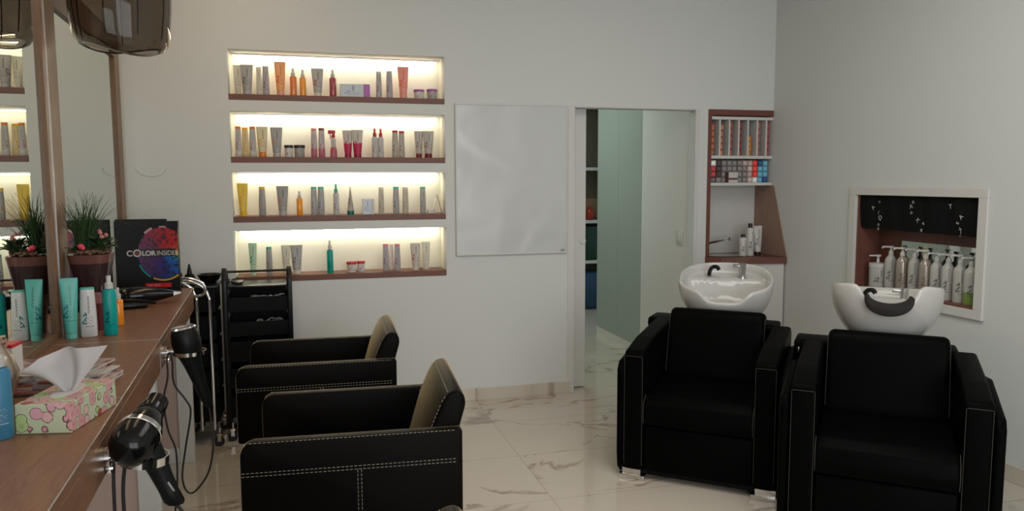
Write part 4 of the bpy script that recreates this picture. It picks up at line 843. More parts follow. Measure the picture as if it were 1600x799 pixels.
for (x, y, z, r) in ((-0.02, -0.055, 0.325, 0.013), (-0.012, -0.062, 0.32, 0.009)):
    bm = new_bm(); lathe(bm, [(0, -r*0.8), (r*0.7, -r*0.5), (r, 0), (r*0.8, r*0.7), (0.0, r)], 10, (x, y, z)); obj('flower', bm, mat('hot_pink_petals', (0.62, 0.06, 0.10), 0.5), t)
for (x, y, z) in ((0.040, -0.02, 0.375), (0.055, 0.0, 0.365), (0.03, 0.01, 0.38), (0.048, -0.035, 0.36)):
    bm = new_bm(); bmesh.ops.create_icosphere(bm, subdivisions=1, radius=0.009, matrix=Matrix.Translation((x, y, z))); tube(bm, [(x, y, z), (0.042, -0.01, 0.32)], 0.0012, 5); obj('flower', bm, mat('pale_pink_petals', (0.50, 0.20, 0.18), 0.6), t)
# black display box with round colour mosaic
BW, BH, BD = 0.300, 0.372, 0.035
q = at(283, 457, 4.20)
t = thing('display_box', 'black upright box with a round colour mosaic reading COLORINSIDER', 'display box', (-0.637, 4.21, CT), R(-3.0))
bm = new_bm(); bx(bm, (-BW, 0, 0), (0, BD, BH-0.004), 0.0015, 1); bx(bm, (-BW-0.005, BD, 0), (-0.06, BD+0.02, BH+0.006), 0.0015, 1); obj('carton', bm, CARDB, t)
MO = mat('mosaic_print', (0.3, 0.05, 0.05), 0.35); nt = NT(MO); g = nt.add('ShaderNodeTexCoord').outputs['Object']; sep = nt.add('ShaderNodeSeparateXYZ'); nt.l.new(g, sep.inputs[0]); X_, Z_ = sep.outputs[0], sep.outputs[2]
vor = nt.add('ShaderNodeTexVoronoi'); vor.distance = 'CHEBYCHEV'; vor.inputs['Scale'].default_value = 95; nt.l.new(g, vor.inputs['Vector']); sc_ = nt.add('ShaderNodeSeparateColor'); nt.l.new(vor.outputs['Color'], sc_.inputs[0]); rnd = sc_.outputs[0]
ang = nt.math('DIVIDE', nt.math('ADD', nt.math('ARCTAN2', nt.math('SUBTRACT', Z_, 0.205), nt.math('SUBTRACT', X_, -0.075)), PI), 2*PI)
ang2 = nt.math('ADD', ang, nt.math('MULTIPLY', nt.math('SUBTRACT', rnd, 0.5), 0.06))
colr = nt.ramp(ang2, [(0.0, (0.10, 0.02, 0.10)), (0.15, (0.05, 0.01, 0.10)), (0.28, (0.015, 0.02, 0.14)), (0.38, (0.01, 0.10, 0.35)), (0.445, (0.02, 0.16, 0.34)), (0.475, (0.05, 0.40, 0.10)), (0.50, (0.60, 0.40, 0.02)), (0.54, (0.55, 0.12, 0.02)), (0.60, (0.45, 0.02, 0.02)), (0.78, (0.34, 0.012, 0.02)), (0.90, (0.14, 0.02, 0.08))])
tileb = nt.math('ADD', nt.math('MULTIPLY', nt.math('GREATER_THAN', rnd, 0.25), 0.85), 0.15)
nt.l.new(nt.mix(tileb, (0.01, 0.005, 0.01), colr), nt.b.inputs['Base Color'])
bm = new_bm(); cx0, cz0, rr_ = -0.075, 0.205, 0.118; pts = []
for k in range(48):
    a = 2*PI*k/48; x = cx0+rr_*math.cos(a); z = cz0+rr_*1.12*math.sin(a); pts.append((min(x, -0.001), z))
cleaned = [pts[0]]
for p_ in pts[1:]:
    if (Vector(p_)-Vector(cleaned[-1])).length > 1e-4: cleaned.append(p_)
prism(bm, cleaned, 'y', -0.0009, -0.0002); obj('mosaic', bm, MO, t, 0)
bm = new_bm(); bx(bm, (-0.215, -0.0013, 0.188), (-0.012, -0.0010, 0.228)); obj('title_band', bm, mat('print_black', (0.006, 0.005, 0.006), 0.35), t, 0)
MT = Matrix.Rotation(R(90), 4, 'X')
WHP = mat('print_white', (0.62, 0.60, 0.58), 0.4)
text_mesh('title', 'C', 0.040, WHP, t, Matrix.Translation((-0.246, -0.0018, 0.193)) @ MT, 0.0003, 0.0012)
bm = new_bm(); ring = []
for k in range(28):
    a = 2*PI*k/28; ring.append((math.cos(a), math.sin(a)))
rv = [[bm.verts.new((-0.196+c_*r_, y_, 0.207+s_*r_)) for c_, s_ in ring] for r_, y_ in ((0.019, -0.0014), (0.019, -0.0022), (0.0125, -0.0022), (0.0125, -0.0014))]
for a, b in zip(rv, rv[1:]+rv[:1]):
    for k in range(28): bm.faces.new((a[k], a[(k+1) % 28], b[(k+1) % 28], b[k]))
obj('title_ring', bm, WHP, t)
bm = new_bm(); lathe(bm, [(0, 0), (0.008, 0), (0, 0.0005)], 16, M=Matrix.Translation((-0.197, -0.0015, 0.205)) @ Matrix.Rotation(R(90), 4, 'X')); obj('title_dot', bm, mat('print_dark_red', (0.3, 0.02, 0.02), 0.4), t)
text_mesh('title', 'LOR', 0.034, WHP, t, Matrix.Translation((-0.174, -0.0018, 0.1945)) @ MT, 0.0003, 0.0011, spacing=0.98)
text_mesh('title', 'INSIDER', 0.034, WHP, t, Matrix.Translation((-0.104, -0.0018, 0.1945)) @ MT @ Matrix.Scale(0.86, 4, (1, 0, 0)), 0.0003, 0.0)
def arc(a0, a1, r0, r1, m, nm='ring_segment'):
    bm = new_bm(); n = 12; pts = [(cx0+r1*math.cos(a0+(a1-a0)*k/n), cz0+1.12*r1*math.sin(a0+(a1-a0)*k/n)) for k in range(n+1)]+[(cx0+r0*math.cos(a1-(a1-a0)*k/n), cz0+1.12*r0*math.sin(a1-(a1-a0)*k/n)) for k in range(n+1)]
    pts = [p_ for p_ in pts if p_[0] < -0.001]
    prism(bm, pts, 'y', -0.0016, -0.001); obj(nm, bm, m, t, 0)
arc(R(205), R(240), 0.120, 0.127, mat('print_teal', (0.01, 0.28, 0.22), 0.4)); arc(R(246), R(305), 0.120, 0.127, mat('print_gold', (0.55, 0.33, 0.03), 0.4)); arc(R(112), R(132), 0.118, 0.128, mat('print_pink', (0.55, 0.32, 0.32), 0.4)); arc(R(80), R(96), 0.118, 0.124, MATS['print_pink'])
bm = new_bm(); bx(bm, (-0.165, -0.0012, 0.030), (-0.040, -0.0003, 0.052)); obj('red_strip', bm, mat('print_red', (0.50, 0.015, 0.02), 0.4), t, 0)
text_mesh('strip_text', 'M A T R I X', 0.012, WHP, t, Matrix.Translation((-0.152, -0.0016, 0.037)) @ MT, 0.0003)
# black hair straightener / clipper lying in front of the box
t = thing('hair_clipper', 'glossy black hair clipper lying on the counter in front of the black box', 'hair clipper', (-0.755, 3.84, CT), R(14)); t.scale = (1.12, 1.3, 1.45)
bm = new_bm(); loft(bm, [rrect(a, b, 0, 20, 2.4) if False else [(x, y*a, 0.030+z*b) for y, z in [(math.cos(2*PI*k/20), math.sin(2*PI*k/20)) for k in range(20)]] for x, a, b in ((-0.10, 0.02, 0.018), (-0.09, 0.035, 0.026), (-0.03, 0.042, 0.030), (0.03, 0.034, 0.027), (0.09, 0.026, 0.018), (0.125, 0.02, 0.010))]); obj('housing', bm, GLOSSB, t, 50)
bm = new_bm(); loft(bm, [[(0.1255, -0.020, 0.024), (0.1255, 0.020, 0.024), (0.1255, 0.020, 0.037), (0.1255, -0.020, 0.037)], [(0.155, -0.018, 0.030), (0.155, 0.018, 0.030), (0.155, 0.018, 0.033), (0.155, -0.018, 0.033)]]); obj('blade', bm, STEEL, t, 0)
bm = new_bm(); bx(bm, (-0.13, -0.045, 0.001), (0.02, 0.045, 0.018), 0.006, 2, Matrix.Translation((0, -0.055, 0))); tube(bm, [(-0.10, -0.02, 0.02), (-0.13, -0.05, 0.03), (-0.10, -0.09, 0.03), (-0.02, -0.10, 0.026), (0.05, -0.07, 0.012)], 0.006, 6, 5); obj('charging_stand', bm, BLACK, t)
# tissue box
TM = mat('floral_carton', (0.45, 0.50, 0.33), 0.5); nt = NT(TM); g = nt.add('ShaderNodeTexCoord').outputs['Object']
v1 = nt.add('ShaderNodeTexVoronoi'); v1.inputs['Scale'].default_value = 33; v1.inputs['Randomness'].default_value = 0.7; nt.l.new(g, v1.inputs['Vector']); dd_ = v1.outputs['Distance']
sc2 = nt.add('ShaderNodeSeparateColor'); nt.l.new(v1.outputs['Color'], sc2.inputs[0])
pet = nt.ramp(sc2.outputs[0], [(0.0, (0.58, 0.30, 0.30)), (0.35, (0.62, 0.40, 0.38)), (0.6, (0.40, 0.52, 0.22)), (0.75, (0.60, 0.33, 0.36)), (0.95, (0.35, 0.08, 0.05))]); nt.n['Color Ramp'].color_ramp.interpolation = 'CONSTANT'
wob = nt.math('ADD', dd_, nt.math('MULTIPLY', nt.noise(g, 90, 2), 0.18))
base_ = nt.mix(nt.band(wob, 0.0, 0.60), (0.47, 0.52, 0.35), pet)
out_ = nt.mix(nt.band(wob, 0.565, 0.61), base_, (0.14, 0.05, 0.07)); out_ = nt.mix(nt.band(wob, 0.235, 0.262), out_, (0.30, 0.10, 0.14)); out_ = nt.mix(nt.math('LESS_THAN', wob, 0.15), out_, (0.12, 0.03, 0.05))
nt.l.new(out_, nt.b.inputs['Base Color'])
A_ = on_counter(25, 679); B_ = on_counter(112, 677); C_ = on_counter(165, 635)
wx_ = (B_-A_).length; e1_ = (B_-A_).normalized(); rz_ = math.atan2(e1_.y, e1_.x)
t = thing('tissue_box', 'pale green floral tissue box with a white tissue pulled up on the near counter', 'tissue box', A_, rz_)
bm = new_bm(); bx(bm, (0, 0, 0), (wx_, 0.225, 0.068), 0.0012, 1); obj('carton', bm, TM, t)
bm = new_bm(); lathe(bm, [(0, 0), (1, 0), (1, 0.0006), (0, 0.0007)], 24, (wx_/2, 0.115, 0.0682), sx=0.026, sy_=0.065); obj('slot', bm, mat('slot_film', (0.6, 0.6, 0.58), 0.4), t)
bm = new_bm(); nu, nv = 26, 14; gv = []
c0 = Vector((wx_/2, 0.11, 0.069))
for i in range(nu+1):
    rowv = []
    for j in range(nv+1):
        u_ = i/nu*2-1; v_ = j/nv
        spread = 0.012+0.075*v_**0.8; x = u_*spread; y = 0.02*math.sin(u_*5+v_*2)*(0.3+v_)+0.03*v_*u_
        z = 0.095*v_+0.012*math.sin(u_*3.2+0.6)*v_-0.045*max(0, abs(u_)-0.45)*v_**2*(1.6 if u_ < 0 else -0.5)
        rowv.append(bm.verts.new(c0+Vector((x-0.008*v_, y, z))))
    gv.append(rowv)
for i in range(nu):
    for j in range(nv): bm.faces.new((gv[i][j], gv[i+1][j], gv[i+1][j+1], gv[i][j+1]))
bmesh.ops.solidify(bm, geom=bm.faces[:], thickness=0.0008)
TS = mat('tissue_paper', (0.72, 0.70, 0.70), 0.9); NT(TS).b.inputs['Subsurface Weight'].default_value = 0.0; obj('tissue', bm, TS, t, 60)
# magazines
pal = [(0.50, 0.46, 0.44), (0.42, 0.36, 0.34), (0.5, 0.10, 0.05), (0.36, 0.33, 0.33), (0.55, 0.52, 0.5), (0.30, 0.2, 0.18), (0.45, 0.4, 0.38)]
words_ = ['bottom of the fanned pile', 'second from the bottom of the pile', 'third from the bottom of the pile', 'in the middle of the pile', 'third from the top of the pile', 'second from the top of the pile', 'on top of the pile']
zc = CT
for k in range(7):
    th = 0.0065
    mm = mat(f'magazine_cover_{k}', pal[k], 0.3); nt = NT(mm); g = nt.add('ShaderNodeTexCoord').outputs['Object']
    v1 = nt.add('ShaderNodeTexVoronoi'); v1.distance = 'CHEBYCHEV'; v1.inputs['Scale'].default_value = 22+k; nt.l.new(nt.mapping(g, (1, 1, 0.01), loc=(k, k, 0)), v1.inputs['Vector'])
    s3 = nt.add('ShaderNodeSeparateColor'); nt.l.new(v1.outputs['Color'], s3.inputs[0]); nt.l.new(nt.ramp(s3.outputs[0], [(0.0, (0.10, 0.03, 0.025)), (0.25, (0.45, 0.42, 0.40)), (0.6, pal[k]), (0.85, (0.30, 0.08, 0.05))]), nt.b.inputs['Base Color'])
    P_ = [(-0.680, 2.36), (-0.670, 2.36), (-0.682, 2.355), (-0.690, 2.37), (-0.695, 2.375), (-0.702, 2.38), (-0.708, 2.385)][k]; rz = R([82, 93, 76, 85, 72, 94, 78][k])
    t = thing('magazine', f'fashion magazine {words_[k]} behind the tissue box', 'magazine', (P_[0], P_[1], zc), rz, 'magazines piled behind the tissue box')
    bm = new_bm(); bx(bm, (-0.10, -0.13, 0.0006), (0.099, 0.13, th-0.0006), 0); obj('pages', bm, mat('page_edges', (0.55, 0.52, 0.48), 0.8), t, 0)
    bm = new_bm(); bx(bm, (-0.101, -0.132, 0), (0.101, 0.132, 0.0005)); bx(bm, (-0.101, -0.132, th-0.0005), (0.101, 0.132, th)); bx(bm, (-0.103, -0.132, 0), (-0.1012, 0.132, th)); obj('cover', bm, mm, t, 0)
    zc += th+0.0004
# items at the far left edge
q = on_counter(2, 612)
t = thing('red_white_carton', 'white carton with red top at the left edge beside the mirror', 'box', (-0.815, 2.36, CT), R(-5))
bm = new_bm(); bx(bm, (-0.04, -0.03, 0), (0.035, 0.03, 0.118), 0.001, 1); obj('carton', bm, WHP, t)
bm = new_bm(); bx(bm, (-0.0405, -0.0305, 0.1182), (0.0355, 0.0305, 0.128), 0.001, 1); obj('red_top', bm, mat('print_red', (0.5, 0.015, 0.02)), t)
t = thing('bronze_vase', 'small bronze vase with twisted neck at the left edge of the counter', 'vase', (-0.745, 2.12, CT))
bm = new_bm(); lathe(bm, [(0, 0), (0.028, 0), (0.030, 0.01), (0.026, 0.035), (0.040, 0.07), (0.044, 0.10), (0.030, 0.14), (0.015, 0.165), (0.018, 0.175), (0.02, 0.19), (0, 0.185)], 24); obj('body', bm, mat('bronze', (0.42, 0.34, 0.26), 0.25, 0.8), t, 50)
bm = new_bm(); tube(bm, [(0.018*math.cos(a*0.9), 0.018*math.sin(a*0.9), 0.165+0.002*a) for a in range(14)], 0.004, 6, 2); obj('cord', bm, mat('twine', (0.3, 0.2, 0.15), 0.8), t)
t = thing('blue_spray_bottle', 'clear blue spray bottle cut by the left edge of the photo', 'spray bottle', (-0.672, 1.90, CT), R(10)); mk_spray(t, 0.215, 0.052, CM('blue_clear_bottle', (0.04, 0.16, 0.26), (0.5, 0.5, 0.5), band=(0.4, 0.42, 0.45)), K['grey'], 0.75)

# ---------------- hair dryers on their holders ----------------
ARW = Vector((1, 0.0507, 0)).normalized()
def holder_thing(Y, z, label):
    t = thing('dryer_holder', label, 'dryer holder', (cx(Y)-0.0005, Y, z), math.atan2(ARW.y, ARW.x))
    bm = new_bm(); lathe(bm, [(0, 0), (0.024, 0), (0.024, 0.012), (0.010, 0.013), (0.010, 0.050), (0, 0.050)], 20, M=Matrix.Rotation(R(90), 4, 'Y')); bx(bm, (0, -0.016, -0.036), (0.018, 0.016, -0.02), 0.002); obj('mount', bm, CHROME, t)
    return t
def ring_bm(c, rx, r, h, n=28, M=None):
    bm = new_bm(); rv = [[bm.verts.new((c[0]+q_*math.cos(2*PI*k/n), c[1]+q_*math.sin(2*PI*k/n), c[2]+z_)) for k in range(n)] for q_, z_ in ((rx, 0), (rx, h), (rx-r, h), (rx-r, 0))]
    for a, b in zip(rv, rv[1:]+rv[:1]):
        for k in range(n): bm.faces.new((a[k], a[(k+1) % n], b[(k+1) % n], b[k]))
    if M is not None: bm.transform(M)
    return bm
DB = mat('dryer_black', (0.004, 0.004, 0.004), 0.16, spec=0.3); DM = mat('dryer_matt', (0.005, 0.005, 0.005), 0.4, spec=0.2)
# near dryer: body in front, nozzle pointing away, handle through the ring
Yh = 1.935; zh = 0.872; ht = holder_thing(Yh, zh, 'chrome holder with ring on the counter edge carrying the near hair dryer')
bm = ring_bm((0.085, 0.0, -0.014), 0.054, 0.003, 0.020, M=Matrix.Rotation(R(5), 4, 'Y')); obj('ring', bm, CHROME, ht)
def axis_mat(o, d):
    d = Vector(d).normalized(); return Matrix.Translation(o) @ d.to_track_quat('Z', 'Y').to_matrix().to_4x4()
t = thing('hair_dryer', 'black hair dryer with silver band hanging in the near chrome holder', 'hair dryer', (cx(Yh)+0.085, Yh, zh), 0)
AX = Vector((0.22, 0.86, 0.42)).normalized()       # from motor end to nozzle
c_ = Vector((-0.012, -0.035, 0.048))
bm = new_bm(); lathe(bm, [(0, -0.062), (0.020, -0.060), (0.038, -0.05), (0.050, -0.028), (0.053, 0.0), (0.050, 0.03), (0.040, 0.062), (0.030, 0.085), (0, 0.085)], 32, M=axis_mat(c_, AX)); body_ = obj('housing', bm, DB, t, 60)
bm = new_bm(); lathe(bm, [(0.0305, 0.0855), (0.0325, 0.088), (0.029, 0.11), (0.027, 0.135), (0.024, 0.135), (0.025, 0.11), (0.02, 0.09)], 24, M=axis_mat(c_, AX), cap=False); obj('nozzle', bm, GLOSSB, t, 60)
bm = new_bm(); lathe(bm, [(0.0512, 0.018), (0.0525, 0.020), (0.0495, 0.034), (0.048, 0.034)], 32, M=axis_mat(c_, AX), cap=False); obj('silver_band', bm, CHROME, t)
bm = new_bm(); hd = Vector((0.36, -0.05, -0.90)).normalized()
hp = Vector((0.005, 0, 0.02)); loft(bm, [[hp+hd*s_+Vector((math.cos(2*PI*k/20)*rr2, math.sin(2*PI*k/20)*rr2*0.85, 0)) for k in range(20)] for s_, rr2 in ((-0.01, 0.034), (0.03, 0.031), (0.07, 0.026), (0.12, 0.023), (0.150, 0.024), (0.158, 0.019))]); obj('handle', bm, DM, t, 50)
bm = new_bm(); bx(bm, (-0.004, -0.003, -0.008), (0.004, 0.003, 0.008), 0.001, 1, Matrix.Translation(c_+AX*0.07+Vector((0.026, -0.028, -0.008)))); obj('button', bm, mat('red_button', (0.5, 0.03, 0.02), 0.3), t)
bm = new_bm(); bx(bm, (-0.0025, -0.0015, -0.014), (0.0025, 0.0015, 0.014), 0.001, 1, Matrix.Translation(hp+hd*0.105+Vector((0.014, -0.0195, 0))) @ Matrix.Rotation(R(-28), 4, 'Y')); obj('switch', bm, STEEL, t)
e0 = hp+hd*0.158
bm = new_bm(); tube(bm, [e0, e0+Vector((0.015, 0, -0.04)), e0+Vector((-0.02, 0.0, -0.14)), e0+Vector((-0.06, 0.0, -0.30)), e0+Vector((-0.10, 0.01, -0.25)), Vector((-0.052, 0.0, -0.12)), Vector((-0.045, 0.005, -0.01)), Vector((-0.055, 0.006, 0.018)), Vector((-0.068, 0.0, -0.01)), Vector((-0.072, 0, -0.16)), Vector((-0.070, 0.01, -0.40))], 0.0042, 8, 6); obj('cable', bm, RUBBER, t)
# far dryer: upright in its ring
Yh = 3.075; zh = 0.877; ht = holder_thing(Yh, zh, 'chrome holder with ring on the counter edge carrying the far hair dryer')
bm = ring_bm((0.088, 0.0, -0.012), 0.060, 0.003, 0.014); obj('ring', bm, CHROME, ht)
t = thing('hair_dryer', 'matt black hair dryer hanging upright in the far chrome holder', 'hair dryer', (cx(Yh)+0.088, Yh, zh), 0)
ax2 = Vector((-0.16, 0, 1)); c2 = Vector((-0.004, 0, 0.0))
bm = new_bm(); lathe(bm, [(0.040, -0.018), (0.050, 0.0), (0.053, 0.04), (0.049, 0.070), (0.043, 0.088), (0, 0.088)], 30, M=axis_mat(c2, ax2)); obj('housing', bm, DM, t, 50)
bm = new_bm(); lathe(bm, [(0.044, 0.0885), (0.046, 0.091), (0.042, 0.097), (0.036, 0.095), (0.0, 0.0905)], 30, M=axis_mat(c2, ax2), cap=False); obj('rim', bm, CHROME, t)
bm = new_bm(); hp = Vector((0.0, 0, -0.018)); hd = Vector((0.27, 0.05, -0.95)).normalized()
loft(bm, [[hp+hd*s_+Vector((math.cos(2*PI*k/20)*rr2, math.sin(2*PI*k/20)*rr2*0.9, 0)) for k in range(20)] for s_, rr2 in ((0, 0.042), (0.04, 0.034), (0.10, 0.027), (0.17, 0.022), (0.20, 0.017), (0.215, 0.010))]); obj('handle', bm, DM, t, 50)
e0 = hp+hd*0.215
loopp = [(262, 556), (263, 590), (254, 630), (262, 670), (275, 705), (278, 760), (278, 790)]
bm = new_bm()
org = Vector((cx(Yh)+0.088, Yh, zh))
L1 = [e0, e0+Vector((0.005, 0, -0.05))]+[at(u, v, Yh-0.02)-org for u, v in ((333, 700), (325, 740), (305, 768), (292, 768), (285, 745), (290, 700), (298, 645), (290, 625), (272, 600), (269, 565), (266, 552), (261, 560), (262, 590), (256, 625), (262, 670), (275, 705), (277, 760), (274, 799))]
tube(bm, L1, 0.0036, 8, 6); obj('cable', bm, RUBBER, t)

# ---------------- hood dryer above the counter ----------------
HX, HY, HZ = -0.672, 3.33, 2.0
SM = mat('smoked_acrylic', (0.42, 0.38, 0.34), 0.03, trans=1.0, ior=1.25)
nt = NT(SM)
t = thing('hood_dryer', 'smoky translucent hood dryer visor hanging at the top left', 'hood dryer', (HX, HY, 0))
def hood_ring(r, z, n=64, wav=0.0, ph=0.6):
    return [(r*1.02*math.cos(2*PI*k/n), r*0.95*math.sin(2*PI*k/n), z+0.042-wav*(math.cos((2*PI*k/n)+0.95)*0.85+math.cos(2*((2*PI*k/n)+0.95))*0.65)) for k in range(n)]
bm = new_bm()
prof = [(0.130, 1.985, 0.022), (0.150, 1.992, 0.022), (0.163, 2.012, 0.020), (0.172, 2.05, 0.012), (0.180, 2.14, 0.004), (0.186, 2.26, 0), (0.186, 2.38, 0)]
outer = [hood_ring(r, z, wav=wv) for r, z, wv in prof]; inner = [hood_ring(r-0.004, z+0.003, wav=wv) for r, z, wv in prof][::-1]
rr = [[bm.verts.new(p_) for p_ in r_] for r_ in outer+inner]
for a, b in zip(rr, rr[1:]+rr[:1]):
    for k in range(64): bm.faces.new((a[k], a[(k+1) % 64], b[(k+1) % 64], b[k]))
obj('visor', bm, SM, t, 60)
bm = new_bm()
for a in (R(215), R(262), R(300), R(338), R(20), R(100), R(160)):
    c_, s_ = math.cos(a), math.sin(a); tube(bm, [(0.160*1.02*c_, 0.160*0.95*s_, 2.07), (0.1725*1.02*c_, 0.1725*0.95*s_, 2.17), (0.181*1.02*c_, 0.181*0.95*s_, 2.43)], 0.0022, 6)
obj('visor_rib', bm, BLACK, t)
bm = new_bm(); lathe(bm, [(0.12, 2.25), (0.135, 2.26), (0.14, 2.30), (0.14, 2.40), (0.13, 2.40), (0.128, 2.30), (0.122, 2.27)], 40, cap=False); obj('inner_shell', bm, mat('dark_smoke', (0.03, 0.026, 0.024), 0.25), t, 50)
bm = new_bm(); lathe(bm, [(0.19, 2.43), (0.192, 2.44), (0.17, 2.47), (0.11, 2.51), (0, 2.53)], 40); obj('dome', bm, BLACK, t, 50)
bm = new_bm(); tube(bm, [(0, 0, 2.52), (0, 0, 2.60), (-0.06, 0.01, 2.64), (lx(HY)-HX+0.02, 0.02, 2.64)], 0.018, 12, 5); bx(bm, (lx(HY)-HX+0.001, -0.06, 2.56), (lx(HY)-HX+0.03, 0.10, 2.72), 0.005); obj('wall_arm', bm, BLACK, t, 50)

# ---------------- trolleys ----------------
def castor(parent, x, y, s=1.0):
    bm = new_bm(); lathe(bm, [(0, -0.011), (0.026*s, -0.011), (0.028*s, 0), (0.026*s, 0.011), (0, 0.011)], 20, M=Matrix.Translation((x, y, 0.028*s)) @ Matrix.Rotation(R(90), 4, 'X')); w_ = obj('wheel', bm, RUBBER, parent)
    bm = new_bm(); bx(bm, (x-0.010, y-0.016, 0.03*s), (x+0.010, y-0.0125, 0.068), 0.001, 1); bx(bm, (x-0.010, y+0.0125, 0.03*s), (x+0.010, y+0.016, 0.068), 0.001, 1); bx(bm, (x-0.014, y-0.016, 0.068), (x+0.014, y+0.016, 0.076), 0.001, 1); tube(bm, [(x, y, 0.076), (x, y, 0.11)], 0.007, 8); obj('fork', bm, CHROME, w_)
def tray(z, w_, d_, hgt, m=BLACK):
    bm = new_bm(); th = 0.004
    bx(bm, (-w_/2, -d_/2, z), (w_/2, d_/2, z+th)); bx(bm, (-w_/2, -d_/2, z+th), (w_/2, -d_/2+th, z+hgt), 0.001, 1); bx(bm, (-w_/2, d_/2-th, z+th), (w_/2, d_/2, z+hgt), 0.001, 1)
    bx(bm, (-w_/2, -d_/2+th, z+th), (-w_/2+th, d_/2-th, z+hgt), 0.001, 1); bx(bm, (w_/2-th, -d_/2+th, z+th), (w_/2, d_/2-th, z+hgt), 0.001, 1); return bm
# A: chrome tube trolley beside the counter end
TA = Vector((-0.622, 4.72, 0))
t = thing('salon_trolley', 'black tray trolley with bent chrome tube frame standing at the end of the counter', 'trolley', TA, 0)
for z in (0.14, 0.30, 0.46, 0.62, 0.78): obj('tray', tray(z, 0.22, 0.26, 0.135), BLACKM, t)
for x in (-0.005, 0.062):
    bm = new_bm(); tube(bm, [(x+0.02, -0.155, 0.10), (x+0.02, -0.155, 0.78), (x+0.015, -0.155, 0.87), (x-0.01, -0.155, 0.925), (x-0.06, -0.155, 0.955), (x-0.11, -0.155, 0.965)], 0.010, 12, 6)
    tube(bm, [(x+0.02, 0.155, 0.10), (x+0.02, 0.155, 0.94)], 0.010, 12); tube(bm, [(x+0.02, -0.155, 0.11), (x+0.02, 0.155, 0.11)], 0.009, 10); obj('chrome_frame', bm, CHROME, t, 50)
for sx_ in (-0.065, 0.105):
    for sy2 in (-0.155, 0.155): castor(t, sx_, sy2)
bm = new_bm(); tube(bm, [(-0.10, -0.185, 0.985), (-0.01, -0.182, 0.98), (0.05, -0.18, 0.955), (0.065, -0.178, 0.91), (0.045, -0.175, 0.885), (0.0, -0.175, 0.88)], 0.008, 10, 6); obj('handle', bm, CHROME, t, 50)
bm = new_bm(); bx(bm, (-0.13, -0.14, 0.917), (0.125, 0.14, 0.925), 0.002); obj('top_tray', bm, BLACK, t)
t2 = thing('applicator_bottle', 'black applicator bottle with pointed nozzle on the chrome framed trolley', 'bottle', (-0.655, 4.68, 0.926))
bm = new_bm(); lathe(bm, [(0, 0), (0.03, 0), (0.03, 0.05), (0.02, 0.065), (0, 0.067)], 20); obj('body', bm, BLACKM, t2)
bm = new_bm(); lathe(bm, [(0, 0.0675), (0.014, 0.0675), (0.012, 0.085), (0.005, 0.12), (0, 0.125)], 16); obj('nozzle', bm, BLACK, t2)
t2 = thing('tint_bowl', 'black tint bowl on top of the chrome framed trolley', 'bowl', (-0.56, 4.78, 0.926), R(20))
bm = new_bm(); lathe(bm, [(0, 0), (0.035, 0), (0.055, 0.02), (0.068, 0.05), (0.064, 0.05), (0.05, 0.022), (0.03, 0.006), (0, 0.006)], 28); obj('bowl', bm, BLACK, t2, 50)
bm = new_bm(); bx(bm, (0.067, -0.012, 0.043), (0.10, 0.012, 0.049), 0.002); obj('handle', bm, BLACK, t2)
t2 = thing('small_bottle', 'small dark bottle with white round label behind the black display box', 'bottle', (-0.705, 4.61, 0.926))
bm = new_bm(); lathe(bm, [(0, 0), (0.022, 0), (0.022, 0.075), (0.012, 0.09), (0, 0.09)], 20); obj('body', bm, BLACKM, t2)
bm = new_bm(); lathe(bm, [(0, 0), (0.012, 0), (0, 0.0006)], 16, M=Matrix.Translation((0.004, -0.0222, 0.045)) @ Matrix.Rotation(R(90), 4, 'X')); obj('label', bm, WHP, t2)
bm = new_bm(); lathe(bm, [(0, 0.0905), (0.012, 0.0905), (0.012, 0.115), (0, 0.115)], 16); obj('cap', bm, BLACK, t2)
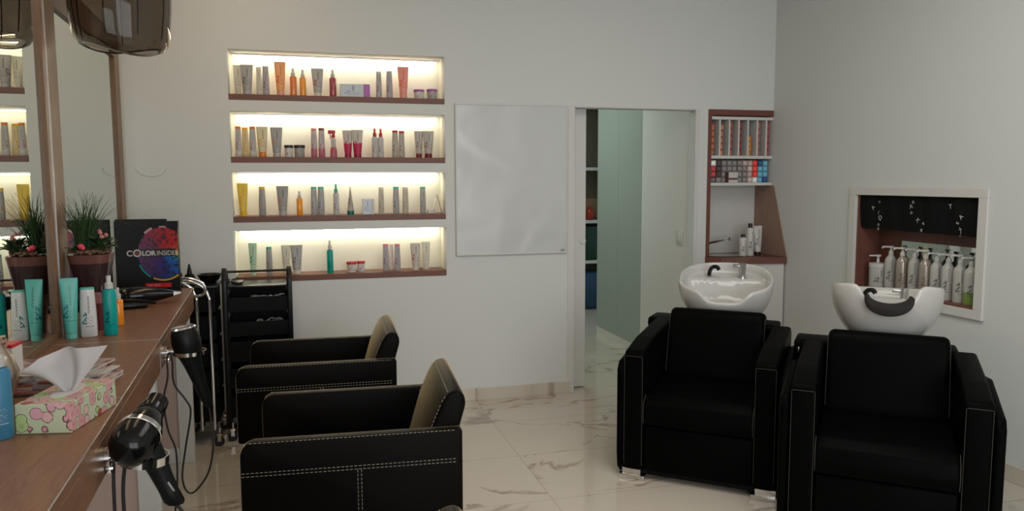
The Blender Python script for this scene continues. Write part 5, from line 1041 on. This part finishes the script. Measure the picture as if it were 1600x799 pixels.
# B: tall black plastic trolley with five trays
TB = Vector((-0.285, 4.77, 0))
t = thing('salon_trolley', 'tall black plastic trolley with stacked open trays in front of the lowest niche', 'trolley', TB, R(2))
for x in (-0.185, 0.175):
    bm = new_bm()
    prism(bm, [(-0.15, 0.08), (-0.15, 0.95), (-0.13, 1.0), (-0.09, 1.02), (-0.05, 1.0), (-0.04, 0.95), (-0.06, 0.93), (-0.08, 0.975), (-0.10, 0.98), (-0.12, 0.96), (-0.12, 0.10), (0.12, 0.10), (0.12, 0.93), (0.15, 0.93), (0.15, 0.08)], 'x', x-0.014, x+0.014, 0.004, 2); obj('side_frame', bm, BLACK, t, 50)
for z in (0.14, 0.31, 0.47, 0.62, 0.765): obj('tray', tray(z, 0.335, 0.27, 0.085 if z > 0.6 else 0.12), BLACKM, t)
bm = new_bm(); bx(bm, (-0.170, 0.137, 0.14), (0.160, 0.145, 0.90), 0.001, 1); obj('back_panel', bm, BLACKM, t)
bm = new_bm(); tube(bm, [(-0.175, 0.10, 0.975), (0.165, 0.10, 0.975)], 0.007, 8); bx(bm, (-0.182, 0.09, 0.93), (-0.176, 0.11, 0.985)); bx(bm, (0.160, 0.09, 0.93), (0.164, 0.11, 0.985)); obj('rail', bm, BLACK, t)
bm = new_bm(); bx(bm, (-0.17, -0.135, 0.905), (0.16, 0.135, 0.915), 0.002); obj('top_tray', bm, BLACK, t)
for sx_ in (-0.17, 0.16):
    for sy2 in (-0.13, 0.13): castor(t, sx_, sy2)
def clip_pile(label, c, n, seed):
    random.seed(seed); bm = new_bm()
    for k in range(n):
        a = random.uniform(0, PI); L = random.uniform(0.03, 0.05); p_ = Vector(c)+Vector((random.uniform(-.08, .08), random.uniform(-.05, .03), 0.002+0.005*(k % 4)))
        d_ = Vector((math.cos(a), math.sin(a), random.uniform(-.1, .2)))*L/2; tube(bm, [p_-d_, p_+Vector((0, 0, 0.004)), p_+d_], 0.0035, 5)
    o = obj('hair_clips', bm, mat('clip_silver', (0.55, 0.53, 0.52), 0.3, 0.5)); return tag(o, label, 'hair clips', None, 'stuff')
clip_pile('silver hair clips lying loose in the topmost tray of the tall black trolley', (TB.x+0.05, TB.y-0.055, 0.826), 34, 3)
clip_pile('metal clips lying loose in the second tray of the tall black trolley', (TB.x+0.05, TB.y-0.055, 0.682), 18, 4)
t2 = thing('hand_mirror', 'black oval hand mirror leaning at the left side of the tall trolley top', 'hand mirror', (TB.x-0.12, TB.y-0.02, 0.916), R(10))
bm = new_bm(); lathe(bm, [(0, -0.006), (0.05, -0.006), (0.052, 0), (0.05, 0.006), (0, 0.006)], 28, M=Matrix.Translation((0, 0, 0.014)) @ Matrix.Rotation(R(8), 4, 'X'), sx=0.7); obj('frame', bm, GLOSSB, t2, 50)

for _o in bpy.data.objects:
    if 'label' in _o.keys() and not 4 <= len(_o['label'].split()) <= 16: print('LABEL LENGTH', len(_o['label'].split()), _o.name, _o['label'])
